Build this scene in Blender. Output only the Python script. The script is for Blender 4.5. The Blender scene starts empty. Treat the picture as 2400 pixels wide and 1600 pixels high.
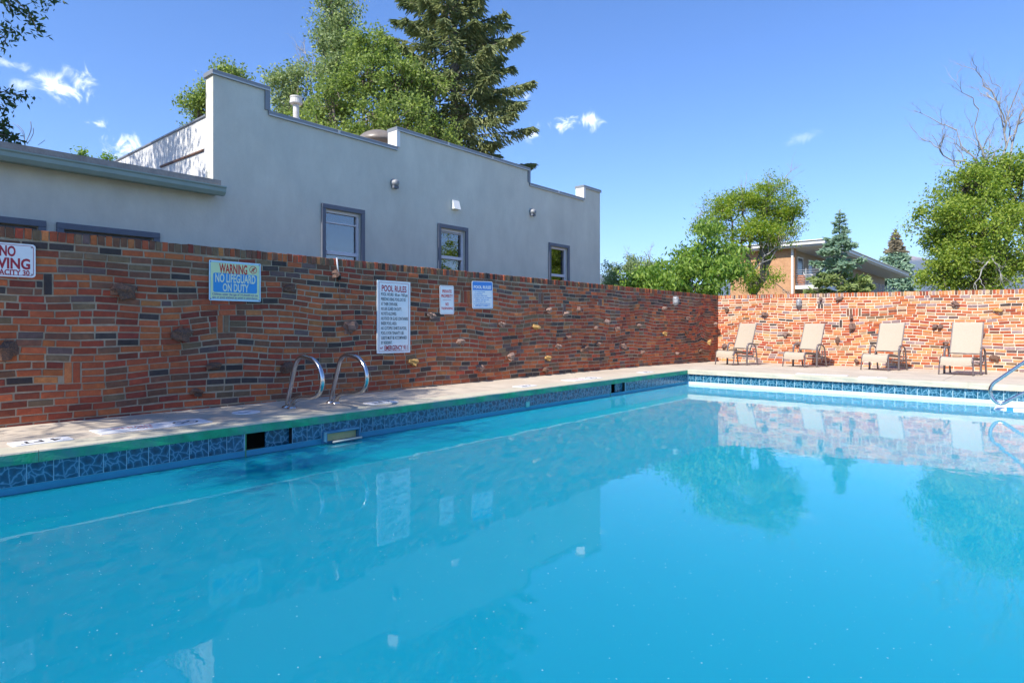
import bpy, math, random
import numpy as np
from mathutils import Vector, Matrix

random.seed(7)
RNG = np.random.default_rng(11)
SC = bpy.context.scene
COL = SC.collection
R = math.radians

# ------------------------------------------------------------------ camera, sky, sun, exposure
FOC, CX, HY, CAMZ = 1446.0, 1200.0, 765.0, 0.967
YAW = R(40.4)
cam_d = bpy.data.cameras.new('camera')
cam = bpy.data.objects.new('camera', cam_d)
COL.objects.link(cam)
cam.location = (0, 0, CAMZ)
cam.rotation_euler = (R(90), 0, YAW)
cam_d.sensor_width = 36.0
cam_d.lens = 36.0 * FOC / 2400.0
cam_d.shift_y = -(800 - HY) / 2400.0
cam_d.clip_start = 0.05
cam_d.clip_end = 40000
SC.camera = cam

SUN_EL = 47.0
SUN_SX = 0.004            # how far the sun stands to the pool side of the long wall's line
SUN_STRENGTH = 4.0
SKY_STRENGTH = 0.14
EXPOSURE = 1.0
SKY_SAT = 1.2
world = bpy.data.worlds.new('World')
SC.world = world
world.use_nodes = True
sun_l = bpy.data.lights.new('sun', 'SUN')
sun_l.energy = SUN_STRENGTH
sun_l.angle = R(0.53)
sun_l.color = (1.0, 0.945, 0.86)
sun = bpy.data.objects.new('sun', sun_l)
COL.objects.link(sun)
sv = Vector((SUN_SX, -1, 0)).normalized() * math.cos(R(SUN_EL)) + Vector((0, 0, math.sin(R(SUN_EL))))
sun.rotation_euler = sv.to_track_quat('Z', 'Y').to_euler()
sun.location = (0, -10, 20)
SC.view_settings.view_transform = 'Standard'
SC.view_settings.look = 'None'
SC.view_settings.gamma = 1.0
SC.view_settings.use_curve_mapping = False
SC.view_settings.exposure = EXPOSURE
SC.render.engine = 'CYCLES'
SC.cycles.use_denoising = True
SC.cycles.max_bounces = 10
SC.cycles.diffuse_bounces = 4
SC.cycles.glossy_bounces = 4
SC.cycles.transmission_bounces = 6
SC.cycles.transparent_max_bounces = 12
SC.cycles.volume_bounces = 0
SC.cycles.sample_clamp_indirect = 6.0
SC.cycles.caustics_reflective = False
SC.cycles.caustics_refractive = False

CA, SA = math.cos(YAW), math.sin(YAW)


def ray(px, py):
    a = (px - CX) / FOC
    return Vector((a * CA - SA, a * SA + CA, (HY - py) / FOC))


CAMP = Vector((0, 0, CAMZ))


def onX(px, py, X):
    r = ray(px, py)
    return CAMP + r * (X / r.x)


def onY(px, py, Y):
    r = ray(px, py)
    return CAMP + r * (Y / r.y)


def onZ(px, py, Z):
    r = ray(px, py)
    return CAMP + r * ((Z - CAMZ) / r.z)


def atD(px, py, d):
    return CAMP + ray(px, py) * d


def build_world():
    nt = world.node_tree
    N, L = nt.nodes, nt.links
    N.clear()
    out = N.new('ShaderNodeOutputWorld')
    bg = N.new('ShaderNodeBackground')
    bg.inputs['Strength'].default_value = SKY_STRENGTH
    sky = N.new('ShaderNodeTexSky')
    sky.sky_type = 'NISHITA'
    sky.sun_disc = False
    sky.sun_elevation = R(SUN_EL)
    sky.sun_rotation = R(180) - math.atan(SUN_SX)
    sky.altitude = 1900
    sky.air_density = 1.0
    sky.dust_density = 0.35
    sky.ozone_density = 3.5
    tc = N.new('ShaderNodeTexCoord')
    noise = N.new('ShaderNodeTexNoise')
    noise.inputs['Scale'].default_value = 34
    noise.inputs['Detail'].default_value = 9
    noise.inputs['Roughness'].default_value = 0.62
    noise.inputs['Distortion'].default_value = 0.9
    L.new(tc.outputs['Generated'], noise.inputs['Vector'])
    clouds = [  # px, py, half width, half height, density
        (140, 212, 62, 36, 1.0), (185, 190, 32, 48, .75), (60, 200, 40, 22, .42), (236, 290, 34, 20, .8),
        (296, 346, 52, 30, 1.0), (1310, 294, 62, 24, 1.0), (1372, 280, 50, 26, .95), (1246, 320, 22, 18, .7),
        (1232, 228, 18, 14, .5), (1885, 322, 40, 14, .16), (1850, 334, 30, 10, .12), (20, 150, 40, 18, .4),
        (-300, 260, 150, 60, 1.0), (-700, 150, 200, 80, .9), (2900, 260, 170, 50, .9), (3300, 120, 200, 80, .8)]
    total = None
    for (px, py, hw, hh, dens) in clouds:
        c = ray(px, py)
        ln = c.length
        c.normalize()
        k = 1.0 / (FOC * ln)
        sub = N.new('ShaderNodeVectorMath'); sub.operation = 'SUBTRACT'
        L.new(tc.outputs['Generated'], sub.inputs[0]); sub.inputs[1].default_value = c
        mul = N.new('ShaderNodeVectorMath'); mul.operation = 'MULTIPLY'
        L.new(sub.outputs[0], mul.inputs[0])
        mul.inputs[1].default_value = (1 / (hw * k), 1 / (hw * k), 1 / (hh * k))
        ld = N.new('ShaderNodeVectorMath'); ld.operation = 'LENGTH'
        L.new(mul.outputs[0], ld.inputs[0])
        m1 = N.new('ShaderNodeMath'); m1.operation = 'MULTIPLY_ADD'   # (1 - len) * .9
        L.new(ld.outputs['Value'], m1.inputs[0]); m1.inputs[1].default_value = -0.62; m1.inputs[2].default_value = 0.62
        m2 = N.new('ShaderNodeMath'); m2.operation = 'MULTIPLY_ADD'
        L.new(noise.outputs['Fac'], m2.inputs[0]); m2.inputs[1].default_value = 2.6; m2.inputs[2].default_value = -1.42
        m3 = N.new('ShaderNodeMath'); m3.operation = 'ADD'
        L.new(m1.outputs[0], m3.inputs[0]); L.new(m2.outputs[0], m3.inputs[1])
        m4 = N.new('ShaderNodeMapRange'); m4.interpolation_type = 'SMOOTHSTEP'
        L.new(m3.outputs[0], m4.inputs['Value'])
        m4.inputs['From Min'].default_value = 0.0; m4.inputs['From Max'].default_value = 0.8
        m4.inputs['To Max'].default_value = dens
        lim = N.new('ShaderNodeMapRange'); lim.interpolation_type = 'SMOOTHSTEP'
        L.new(ld.outputs['Value'], lim.inputs['Value'])
        lim.inputs['From Min'].default_value = 1.7; lim.inputs['From Max'].default_value = 0.9
        m5 = N.new('ShaderNodeMath'); m5.operation = 'MULTIPLY'
        L.new(m4.outputs['Result'], m5.inputs[0]); L.new(lim.outputs['Result'], m5.inputs[1])
        if total is None:
            total = m5.outputs[0]
        else:
            mx = N.new('ShaderNodeMath'); mx.operation = 'MAXIMUM'
            L.new(total, mx.inputs[0]); L.new(m5.outputs[0], mx.inputs[1])
            total = mx.outputs[0]
    mix = N.new('ShaderNodeMix'); mix.data_type = 'RGBA'
    L.new(total, mix.inputs['Factor'])
    hs = N.new('ShaderNodeHueSaturation')
    hs.inputs['Saturation'].default_value = SKY_SAT
    hs.inputs['Hue'].default_value = 0.508
    L.new(sky.outputs['Color'], hs.inputs['Color'])
    L.new(hs.outputs['Color'], mix.inputs['A'])
    mix.inputs['B'].default_value = (7.6, 7.9, 8.4, 1)
    L.new(mix.outputs['Result'], bg.inputs['Color'])
    L.new(bg.outputs[0], out.inputs['Surface'])


build_world()

# ------------------------------------------------------------------ helpers
MATS = {}


def mat(name, base, rough=0.75, metal=0.0, var=0.12, scale=6.0, bump=0.0, bscale=60.0, rnd=0.0, second=None,
        amount=0.5, sharp=0.25, coord='Object', spec=0.5, detail=6.0):
    """A procedural material: base colour varied by noise, optional second colour in patches, per-piece variation, relief."""
    m = bpy.data.materials.new(name)
    m.use_nodes = True
    nt = m.node_tree
    N, L = nt.nodes, nt.links
    b = N['Principled BSDF']
    b.inputs['Roughness'].default_value = rough
    b.inputs['Metallic'].default_value = metal
    b.inputs['Specular IOR Level'].default_value = spec
    if coord == 'Position':
        tc = N.new('ShaderNodeNewGeometry'); vec = tc.outputs['Position']
    else:
        tc = N.new('ShaderNodeTexCoord'); vec = tc.outputs[coord]
    nz = N.new('ShaderNodeTexNoise')
    nz.inputs['Scale'].default_value = scale
    nz.inputs['Detail'].default_value = detail
    nz.inputs['Roughness'].default_value = 0.62
    L.new(vec, nz.inputs['Vector'])
    cr = N.new('ShaderNodeValToRGB')
    cr.color_ramp.elements[0].position = 0.3
    cr.color_ramp.elements[1].position = 0.7
    cr.color_ramp.elements[0].color = (*[max(0, c * (1 - var)) for c in base], 1)
    cr.color_ramp.elements[1].color = (*[min(1, c * (1 + var)) for c in base], 1)
    L.new(nz.outputs['Fac'], cr.inputs['Fac'])
    colout = cr.outputs['Color']
    if second is not None:
        n2 = N.new('ShaderNodeTexNoise')
        n2.inputs['Scale'].default_value = scale * 0.37
        n2.inputs['Detail'].default_value = 8
        n2.inputs['Roughness'].default_value = 0.7
        off = N.new('ShaderNodeVectorMath'); off.operation = 'ADD'; off.inputs[1].default_value = (13.1, 7.7, 3.3)
        L.new(vec, off.inputs[0]); L.new(off.outputs[0], n2.inputs['Vector'])
        mr = N.new('ShaderNodeMapRange')
        th = 0.5 + (0.5 - amount) * 0.4
        mr.inputs['From Min'].default_value = th - sharp * 0.4
        mr.inputs['From Max'].default_value = th + sharp * 0.4
        L.new(n2.outputs['Fac'], mr.inputs['Value'])
        mx = N.new('ShaderNodeMix'); mx.data_type = 'RGBA'
        L.new(mr.outputs['Result'], mx.inputs['Factor'])
        L.new(colout, mx.inputs['A'])
        mx.inputs['B'].default_value = (*second, 1)
        colout = mx.outputs['Result']
    if rnd > 0:
        oi = N.new('ShaderNodeObjectInfo'); ge = N.new('ShaderNodeNewGeometry')
        ad = N.new('ShaderNodeMath'); ad.operation = 'ADD'
        L.new(oi.outputs['Random'], ad.inputs[0]); L.new(ge.outputs['Random Per Island'], ad.inputs[1])
        fr = N.new('ShaderNodeMath'); fr.operation = 'FRACT'
        L.new(ad.outputs[0], fr.inputs[0])
        mr = N.new('ShaderNodeMapRange')
        mr.inputs['To Min'].default_value = 1 - rnd; mr.inputs['To Max'].default_value = 1 + rnd
        L.new(fr.outputs[0], mr.inputs['Value'])
        hs = N.new('ShaderNodeHueSaturation')
        L.new(mr.outputs['Result'], hs.inputs['Value'])
        L.new(colout, hs.inputs['Color'])
        h2 = N.new('ShaderNodeMapRange')
        h2.inputs['To Min'].default_value = 0.5 - rnd * 0.03; h2.inputs['To Max'].default_value = 0.5 + rnd * 0.03
        mu = N.new('ShaderNodeMath'); mu.operation = 'MULTIPLY'; mu.inputs[1].default_value = 7.31
        f2 = N.new('ShaderNodeMath'); f2.operation = 'FRACT'
        L.new(fr.outputs[0], mu.inputs[0]); L.new(mu.outputs[0], f2.inputs[0]); L.new(f2.outputs[0], h2.inputs['Value'])
        L.new(h2.outputs['Result'], hs.inputs['Hue'])
        colout = hs.outputs['Color']
    L.new(colout, b.inputs['Base Color'])
    if bump > 0:
        n3 = N.new('ShaderNodeTexNoise')
        n3.inputs['Scale'].default_value = bscale
        n3.inputs['Detail'].default_value = 5
        L.new(vec, n3.inputs['Vector'])
        bp = N.new('ShaderNodeBump')
        bp.inputs['Strength'].default_value = 1.0
        bp.inputs['Distance'].default_value = bump
        L.new(n3.outputs['Fac'], bp.inputs['Height'])
        L.new(bp.outputs['Normal'], b.inputs['Normal'])
    MATS[name] = m
    return m


def leafmat(name, ca, cb, trans=0.35, rough=0.55, hue=0.0):
    """Leaf colours spread between two tones by leaf, partly letting light through."""
    m = bpy.data.materials.new(name)
    m.use_nodes = True
    nt = m.node_tree
    N, L = nt.nodes, nt.links
    b = N['Principled BSDF']
    b.inputs['Roughness'].default_value = rough
    b.inputs['Specular IOR Level'].default_value = 0.35
    ge = N.new('ShaderNodeNewGeometry')
    cr = N.new('ShaderNodeValToRGB')
    cr.color_ramp.elements[0].color = (*ca, 1)
    cr.color_ramp.elements[1].color = (*cb, 1)
    L.new(ge.outputs['Random Per Island'], cr.inputs['Fac'])
    L.new(cr.outputs['Color'], b.inputs['Base Color'])
    tr = N.new('ShaderNodeBsdfTranslucent')
    hs = N.new('ShaderNodeHueSaturation')
    hs.inputs['Value'].default_value = 1.5; hs.inputs['Saturation'].default_value = 1.1
    L.new(cr.outputs['Color'], hs.inputs['Color']); L.new(hs.outputs['Color'], tr.inputs['Color'])
    mx = N.new('ShaderNodeMixShader'); mx.inputs[0].default_value = trans
    L.new(b.outputs[0], mx.inputs[1]); L.new(tr.outputs[0], mx.inputs[2])
    L.new(mx.outputs[0], N['Material Output'].inputs['Surface'])
    return m


class MB:
    """Collects shapes and links them as one mesh object."""
    def __init__(self):
        self.v, self.f, self.mi, self.sm = [], [], [], []

    def add(self, vs, fs, mi=0, smooth=False):
        o = len(self.v)
        self.v.extend([tuple(x) for x in vs])
        for f in fs:
            self.f.append([i + o for i in f]); self.mi.append(mi); self.sm.append(smooth)
        return self

    def box(self, lo, hi, mi=0, M=None):
        (x0, y0, z0), (x1, y1, z1) = lo, hi
        vs = [Vector(p) for p in ((x0, y0, z0), (x1, y0, z0), (x1, y1, z0), (x0, y1, z0), (x0, y0, z1), (x1, y0, z1), (x1, y1, z1), (x0, y1, z1))]
        if M is not None:
            vs = [M @ p for p in vs]
        return self.add(vs, [(0, 3, 2, 1), (4, 5, 6, 7), (0, 1, 5, 4), (1, 2, 6, 5), (2, 3, 7, 6), (3, 0, 4, 7)], mi)

    def bbox(self, lo, hi, b=0.01, mi=0, M=None):
        """A box with chamfered edges."""
        lo, hi = Vector(lo), Vector(hi)
        b = min(b, *((hi - lo) * 0.49))
        vs, idx = [], {}
        for sx in (0, 1):
            for sy in (0, 1):
                for sz in (0, 1):
                    s = (sx, sy, sz)
                    c = [hi[i] if s[i] else lo[i] for i in range(3)]
                    for ax in range(3):
                        p = list(c)
                        for j in range(3):
                            if j != ax:
                                p[j] += -b if s[j] else b
                        idx[(s, ax)] = len(vs)
                        vs.append(Vector(p))
        fs = []
        for ax in range(3):
            o1, o2 = [i for i in range(3) if i != ax]
            for sd in (0, 1):
                q = []
                for (a, c) in ((0, 0), (1, 0), (1, 1), (0, 1)):
                    s = [0, 0, 0]; s[ax] = sd; s[o1] = a; s[o2] = c
                    q.append(idx[(tuple(s), ax)])
                fs.append(q)
            for (a, c) in ((0, 0), (1, 0), (1, 1), (0, 1)):
                s0, s1 = [0, 0, 0], [0, 0, 0]
                s0[ax], s1[ax] = 0, 1
                s0[o1] = s1[o1] = a
                s0[o2] = s1[o2] = c
                s0, s1 = tuple(s0), tuple(s1)
                fs.append([idx[(s0, o1)], idx[(s1, o1)], idx[(s1, o2)], idx[(s0, o2)]])
        for sx in (0, 1):
            for sy in (0, 1):
                for sz in (0, 1):
                    s = (sx, sy, sz)
                    fs.append([idx[(s, 0)], idx[(s, 1)], idx[(s, 2)]])
        # turn every face outwards
        c = (lo + hi) / 2
        out = []
        for f in fs:
            p = [vs[i] for i in f]
            n = (p[1] - p[0]).cross(p[2] - p[0])
            m_ = sum(p, Vector()) / len(p)
            out.append(f if n.dot(m_ - c) > 0 else f[::-1])
        if M is not None:
            vs = [M @ p for p in vs]
        return self.add(vs, out, mi)

    def tube(self, pts, r, seg=8, mi=0, caps=True, flat=1.0):
        pts = [Vector(p) for p in pts]
        n = len(pts)
        rs = r if isinstance(r, (list, tuple)) else [r] * n
        vs, fs = [], []
        prev = None
        for i, p in enumerate(pts):
            t = (pts[min(i + 1, n - 1)] - pts[max(i - 1, 0)])
            t = t.normalized() if t.length > 1e-9 else Vector((0, 0, 1))
            if prev is None:
                a = t.orthogonal().normalized()
            else:
                a = prev - t * prev.dot(t)
                a = a.normalized() if a.length > 1e-6 else t.orthogonal().normalized()
            prev = a
            b = t.cross(a)
            for k in range(seg):
                th = 2 * math.pi * k / seg
                vs.append(p + a * (math.cos(th) * rs[i]) + b * (math.sin(th) * rs[i] * flat))
        for i in range(n - 1):
            for k in range(seg):
                k2 = (k + 1) % seg
                fs.append((i * seg + k, i * seg + k2, (i + 1) * seg + k2, (i + 1) * seg + k))
        if caps:
            fs.append(tuple(range(seg - 1, -1, -1)))
            fs.append(tuple((n - 1) * seg + k for k in range(seg)))
        return self.add(vs, fs, mi, True)

    def lathe(self, prof, seg=16, M=None, mi=0, smooth=True):
        """Profile of (radius, height) turned about local z."""
        vs, fs = [], []
        for (r, z) in prof:
            for k in range(seg):
                th = 2 * math.pi * k / seg
                vs.append(Vector((r * math.cos(th), r * math.sin(th), z)))
        for i in range(len(prof) - 1):
            for k in range(seg):
                k2 = (k + 1) % seg
                fs.append((i * seg + k, i * seg + k2, (i + 1) * seg + k2, (i + 1) * seg + k))
        fs.append(tuple(range(seg - 1, -1, -1)))
        fs.append(tuple((len(prof) - 1) * seg + k for k in range(seg)))
        if M is not None:
            vs = [M @ p for p in vs]
        return self.add(vs, fs, mi, smooth)

    def prism(self, poly, axis_vec, M=None, mi=0):
        """A flat outline (list of 3D points) pushed along a vector."""
        a = [Vector(p) for p in poly]
        d = Vector(axis_vec)
        n = len(a)
        vs = a + [p + d for p in a]
        nor = Vector()
        for i in range(n):
            nor += (a[i] - a[0]).cross(a[(i + 1) % n] - a[0])
        flip = nor.dot(d) > 0
        fs = [tuple(range(n))[::-1] if flip else tuple(range(n)), tuple(range(n, 2 * n)) if flip else tuple(range(2 * n - 1, n - 1, -1))]
        for i in range(n):
            j = (i + 1) % n
            fs.append((i, j, n + j, n + i) if flip else (i, n + i, n + j, j))
        if M is not None:
            vs = [M @ p for p in vs]
        return self.add(vs, fs, mi)

    def mesh(self, name, mats):
        me = bpy.data.meshes.new(name)
        me.from_pydata([tuple(p) for p in self.v], [], self.f)
        for m in (mats if isinstance(mats, (list, tuple)) else [mats]):
            me.materials.append(m)
        me.polygons.foreach_set('material_index', self.mi)
        me.polygons.foreach_set('use_smooth', self.sm)
        me.update()
        return me

    def build(self, name, mats, parent=None):
        return link(name, self.mesh(name, mats), parent)


def link(name, me, parent=None):
    o = bpy.data.objects.new(name, me)
    COL.objects.link(o)
    if parent is not None:
        o.parent = parent
    return o


def empty(name, loc=(0, 0, 0), rz=0.0):
    o = bpy.data.objects.new(name, None)
    o.empty_display_size = 0.2
    COL.objects.link(o)
    o.location = loc
    o.rotation_euler = (0, 0, rz)
    return o


def tag(o, label=None, cat=None, group=None, kind=None):
    for k, v in (('label', label), ('category', cat), ('group', group), ('kind', kind)):
        if v:
            o[k] = v
    return o


def copy_tree(o, parent=None):
    c = o.copy()
    COL.objects.link(c)
    if parent is not None:
        c.parent = parent
    for ch in [x for x in bpy.data.objects if x.parent == o]:
        copy_tree(ch, c)
    return c


def rawmesh(name, verts, nper, mat_, smooth=False):
    """A mesh of many separate polygons with nper corners each (verts: n*nper x 3 array)."""
    me = bpy.data.meshes.new(name)
    nv = len(verts); nf = nv // nper
    me.vertices.add(nv); me.loops.add(nv); me.polygons.add(nf)
    me.vertices.foreach_set('co', np.asarray(verts, np.float32).ravel())
    me.loops.foreach_set('vertex_index', np.arange(nv, dtype=np.int32))
    me.polygons.foreach_set('loop_start', np.arange(0, nv, nper, dtype=np.int32))
    me.polygons.foreach_set('loop_total', np.full(nf, nper, np.int32))
    me.materials.append(mat_)
    me.update(calc_edges=True)
    me.validate()
    return me


def text_mb(mb, txt, size, M, mi=0, xs=1.0, bold=0.0, align='CENTER', fit=None, depth=0.0006, mirror=False):
    """Lettering as real outlines: added to a builder, laid in the plane of M (x right, y up)."""
    cu = bpy.data.curves.new('lettering', 'FONT')
    cu.body = txt
    cu.size = size
    cu.align_x = align
    cu.offset = bold
    cu.extrude = depth / 2
    cu.resolution_u = 3
    o = bpy.data.objects.new('lettering_curve', cu)
    COL.objects.link(o)
    dg = bpy.context.evaluated_depsgraph_get()
    me = bpy.data.meshes.new_from_object(o.evaluated_get(dg))
    bpy.data.objects.remove(o)
    bpy.data.curves.remove(cu)
    if len(me.vertices) == 0:
        return
    xsv = [v.co.x for v in me.vertices]
    w = max(xsv) - min(xsv)
    k = xs
    if fit:
        k = fit / w
    vs = [M @ Vector((v.co.x * k, v.co.y, v.co.z + depth / 2)) for v in me.vertices]
    mb.add(vs, [list(p.vertices) for p in me.polygons], mi)
    bpy.data.meshes.remove(me)


def arc(c, r, a0, a1, n, u, v):
    c, u, v = Vector(c), Vector(u), Vector(v)
    return [c + u * (r * math.cos(a0 + (a1 - a0) * i / n)) + v * (r * math.sin(a0 + (a1 - a0) * i / n)) for i in range(n + 1)]


def smooth_path(pts, n=6):
    """Catmull-Rom through the points."""
    P = [Vector(p) for p in pts]
    P = [P[0] * 2 - P[1]] + P + [P[-1] * 2 - P[-2]]
    out = []
    for i in range(1, len(P) - 2):
        for k in range(n):
            t = k / n
            out.append(0.5 * ((2 * P[i]) + (P[i + 1] - P[i - 1]) * t + (2 * P[i - 1] - 5 * P[i] + 4 * P[i + 1] - P[i + 2]) * t * t
                              + (-P[i - 1] + 3 * P[i] - 3 * P[i + 1] + P[i + 2]) * t ** 3))
    out.append(P[-2])
    return out


# ------------------------------------------------------------------ materials
M_CONC = mat('deck concrete', (0.56, 0.48, 0.375), 0.85, var=0.12, scale=3.2, bump=0.0016, bscale=90, second=(0.41, 0.335, 0.255), amount=0.42, sharp=0.5)
M_COPE = mat('coping concrete', (0.55, 0.48, 0.36), 0.85, var=0.14, scale=5, bump=0.003, bscale=60, second=(0.41, 0.40, 0.31), amount=0.45, sharp=0.4)
M_COPE_G = mat('coping with green water glow painted in', (0.018, 0.36, 0.155), 0.75, var=0.3, scale=9, bump=0.003, bscale=60, second=(0.08, 0.25, 0.22), amount=0.42, sharp=0.3)  # green stands for turquoise light off the water, put into the colour
M_JOINT = mat('joint filler', (0.20, 0.18, 0.16), 0.9)
M_PLASTER = mat('pool plaster', (0.62, 0.77, 0.84), 0.7, var=0.06, scale=4)
M_PLASTER_B = mat('blue pool plaster with shade painted in', (0.05, 0.30, 0.42), 0.7, var=0.08, scale=4)  # light blue plaster; long wall's shade and water tint put into the colour
M_GROUT = mat('tile grout', (0.45, 0.62, 0.68), 0.8, var=0.1, scale=20)
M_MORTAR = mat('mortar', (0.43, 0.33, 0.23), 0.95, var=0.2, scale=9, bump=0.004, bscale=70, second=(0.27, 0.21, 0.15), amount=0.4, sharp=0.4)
M_MORTAR_B = mat('paler back wall mortar', (0.72, 0.60, 0.47), 0.95, var=0.12, scale=9, bump=0.004, bscale=70)  # paler mortar, used on the back wall only
M_STEEL = mat('polished steel', (0.60, 0.57, 0.545), 0.2, metal=1.0, var=0.05, scale=30)
M_STUCCO = mat('grey stucco', (0.68, 0.665, 0.565), 0.92, var=0.07, scale=1.1, bump=0.007, bscale=24, second=(0.565, 0.555, 0.485), amount=0.4, sharp=0.7)


def streaks(m, zs=0.42, sc=1.5, lo=0.90, hi=1.03):
    """Weathering runs down the face: a stretched noise tones the base colour."""
    N, L = m.node_tree.nodes, m.node_tree.links
    b = N['Principled BSDF']
    src = b.inputs['Base Color'].links[0].from_socket
    ge = N.new('ShaderNodeNewGeometry')
    mp = N.new('ShaderNodeMapping'); mp.inputs['Scale'].default_value = (1, 1, zs)
    L.new(ge.outputs['Position'], mp.inputs['Vector'])
    nz = N.new('ShaderNodeTexNoise'); nz.inputs['Scale'].default_value = sc; nz.inputs['Detail'].default_value = 7; nz.inputs['Roughness'].default_value = 0.68
    L.new(mp.outputs[0], nz.inputs['Vector'])
    mr = N.new('ShaderNodeMapRange'); mr.inputs['From Min'].default_value = 0.32; mr.inputs['From Max'].default_value = 0.62
    mr.inputs['To Min'].default_value = lo; mr.inputs['To Max'].default_value = hi
    L.new(nz.outputs['Fac'], mr.inputs['Value'])
    hs = N.new('ShaderNodeHueSaturation')
    L.new(mr.outputs['Result'], hs.inputs['Value']); L.new(src, hs.inputs['Color']); L.new(hs.outputs['Color'], b.inputs['Base Color'])


streaks(M_STUCCO)
M_STUCCO_W = mat('pale stucco', (0.70, 0.69, 0.66), 0.92, var=0.06, scale=2, bump=0.006, bscale=38)
M_CAP = mat('grey metal coping', (0.23, 0.245, 0.26), 0.5, var=0.08, scale=4, metal=0.2)
M_CAPEDGE = mat('pale coping edge', (0.50, 0.52, 0.52), 0.5, var=0.06)
M_TRIM = mat('dark grey trim', (0.135, 0.15, 0.185), 0.7, var=0.08, scale=8)
M_SASH = mat('white vinyl sash', (0.66, 0.65, 0.68), 0.5, var=0.04)
M_GUTTER = mat('grey green gutter', (0.28, 0.365, 0.33), 0.55, var=0.07, scale=4)
M_ROOFEDGE = mat('weathered roofing felt', (0.33, 0.29, 0.26), 0.95, var=0.2, scale=6, bump=0.01, bscale=30)
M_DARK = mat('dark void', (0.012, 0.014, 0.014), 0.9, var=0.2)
M_CURTAIN = mat('pale curtain', (0.30, 0.31, 0.30), 0.9, var=0.15, scale=5)
M_WHITE = mat('white enamel', (0.78, 0.78, 0.78), 0.45, var=0.04, scale=5)
M_RED = mat('red print', (0.36, 0.012, 0.03), 0.5, var=0.05)
M_REDBR = mat('bright red print', (0.55, 0.03, 0.02), 0.5, var=0.05)
M_BLACK = mat('black print', (0.03, 0.03, 0.035), 0.6, var=0.05)
M_BLUE = mat('blue print', (0.03, 0.22, 0.60), 0.45, var=0.04)
M_BLUESIGN = mat('sky blue print', (0.02, 0.27, 0.60), 0.45, var=0.05)
M_NAVY = mat('navy print', (0.06, 0.12, 0.35), 0.5, var=0.05)
M_PALEGRN = mat('pale green enamel', (0.62, 0.72, 0.40), 0.45, var=0.08, scale=6)
M_PALEBLUE = mat('pale blue enamel', (0.55, 0.74, 0.82), 0.45, var=0.06, scale=6)
M_CREAM = mat('cream print', (0.72, 0.75, 0.52), 0.5, var=0.04)
M_SLING = mat('beige sling fabric', (0.43, 0.36, 0.275), 0.8, var=0.05, scale=40)
M_BRONZE = mat('bronze painted aluminium', (0.17, 0.14, 0.135), 0.38, metal=0.35, var=0.08)
M_BEIGE = mat('aged plastic', (0.58, 0.48, 0.22), 0.5, var=0.12, scale=18)
M_BARK = mat('grey brown bark', (0.22, 0.18, 0.15), 0.95, var=0.35, scale=9, bump=0.02, bscale=25)
M_BARKP = mat('pale dead wood', (0.33, 0.315, 0.30), 0.95, var=0.2, scale=9)
M_ORANGEBR = mat('orange facade brick', (0.52, 0.29, 0.15), 0.9, var=0.1, scale=9, bump=0.004, bscale=30, second=(0.42, 0.22, 0.11), amount=0.4)
M_TAN = mat('tan facade', (0.42, 0.33, 0.25), 0.9, var=0.08)
M_WHITEPAINT = mat('white paint', (0.76, 0.75, 0.72), 0.6, var=0.05)
M_SOFFIT = mat('soffit paint', (0.60, 0.60, 0.60), 0.7, var=0.04)
M_GLASSD = mat('dark window glass', (0.03, 0.04, 0.05), 0.15, var=0.1, spec=0.35)
M_GREYMETAL = mat('galvanised metal', (0.28, 0.29, 0.30), 0.6, metal=0.3, var=0.1)
M_LAMPG = mat('frosted lamp glass', (0.34, 0.35, 0.36), 0.25, var=0.04)
M_CHIP = mat('white pool step', (0.74, 0.77, 0.78), 0.6, var=0.05)
M_STONE_D = mat('dark rough stone', (0.12, 0.08, 0.068), 0.9, var=0.5, scale=18, bump=0.014, bscale=40, second=(0.30, 0.155, 0.09), amount=0.5, sharp=.2)
M_STONE_B = mat('brown rough stone', (0.26, 0.15, 0.11), 0.9, var=0.4, scale=18, bump=0.01, bscale=40, second=(0.13, 0.09, 0.08), amount=0.45)
M_STONE_L = mat('pale rough stone', (0.46, 0.32, 0.25), 0.9, var=0.4, scale=18, bump=0.012, bscale=40, second=(0.20, 0.11, 0.09), amount=0.5, sharp=.15)
M_STONE_Y = mat('yellow rough stone', (0.50, 0.30, 0.10), 0.9, var=0.25, scale=18, bump=0.008, bscale=40)


def make_thin_glass():
    m = bpy.data.materials.new('window glass')
    m.use_nodes = True
    N, L = m.node_tree.nodes, m.node_tree.links
    N.remove(N['Principled BSDF'])
    gl = N.new('ShaderNodeBsdfGlossy'); gl.inputs['Roughness'].default_value = 0.01; gl.inputs['Color'].default_value = (1, 1, 1, 1)
    tr = N.new('ShaderNodeBsdfTransparent'); tr.inputs['Color'].default_value = (0.55, 0.6, 0.6, 1)
    fr = N.new('ShaderNodeFresnel'); fr.inputs['IOR'].default_value = 2.9
    mx = N.new('ShaderNodeMixShader')
    L.new(fr.outputs[0], mx.inputs[0]); L.new(tr.outputs[0], mx.inputs[1]); L.new(gl.outputs[0], mx.inputs[2])
    L.new(mx.outputs[0], N['Material Output'].inputs['Surface'])
    return m


M_PANE = make_thin_glass()


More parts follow.
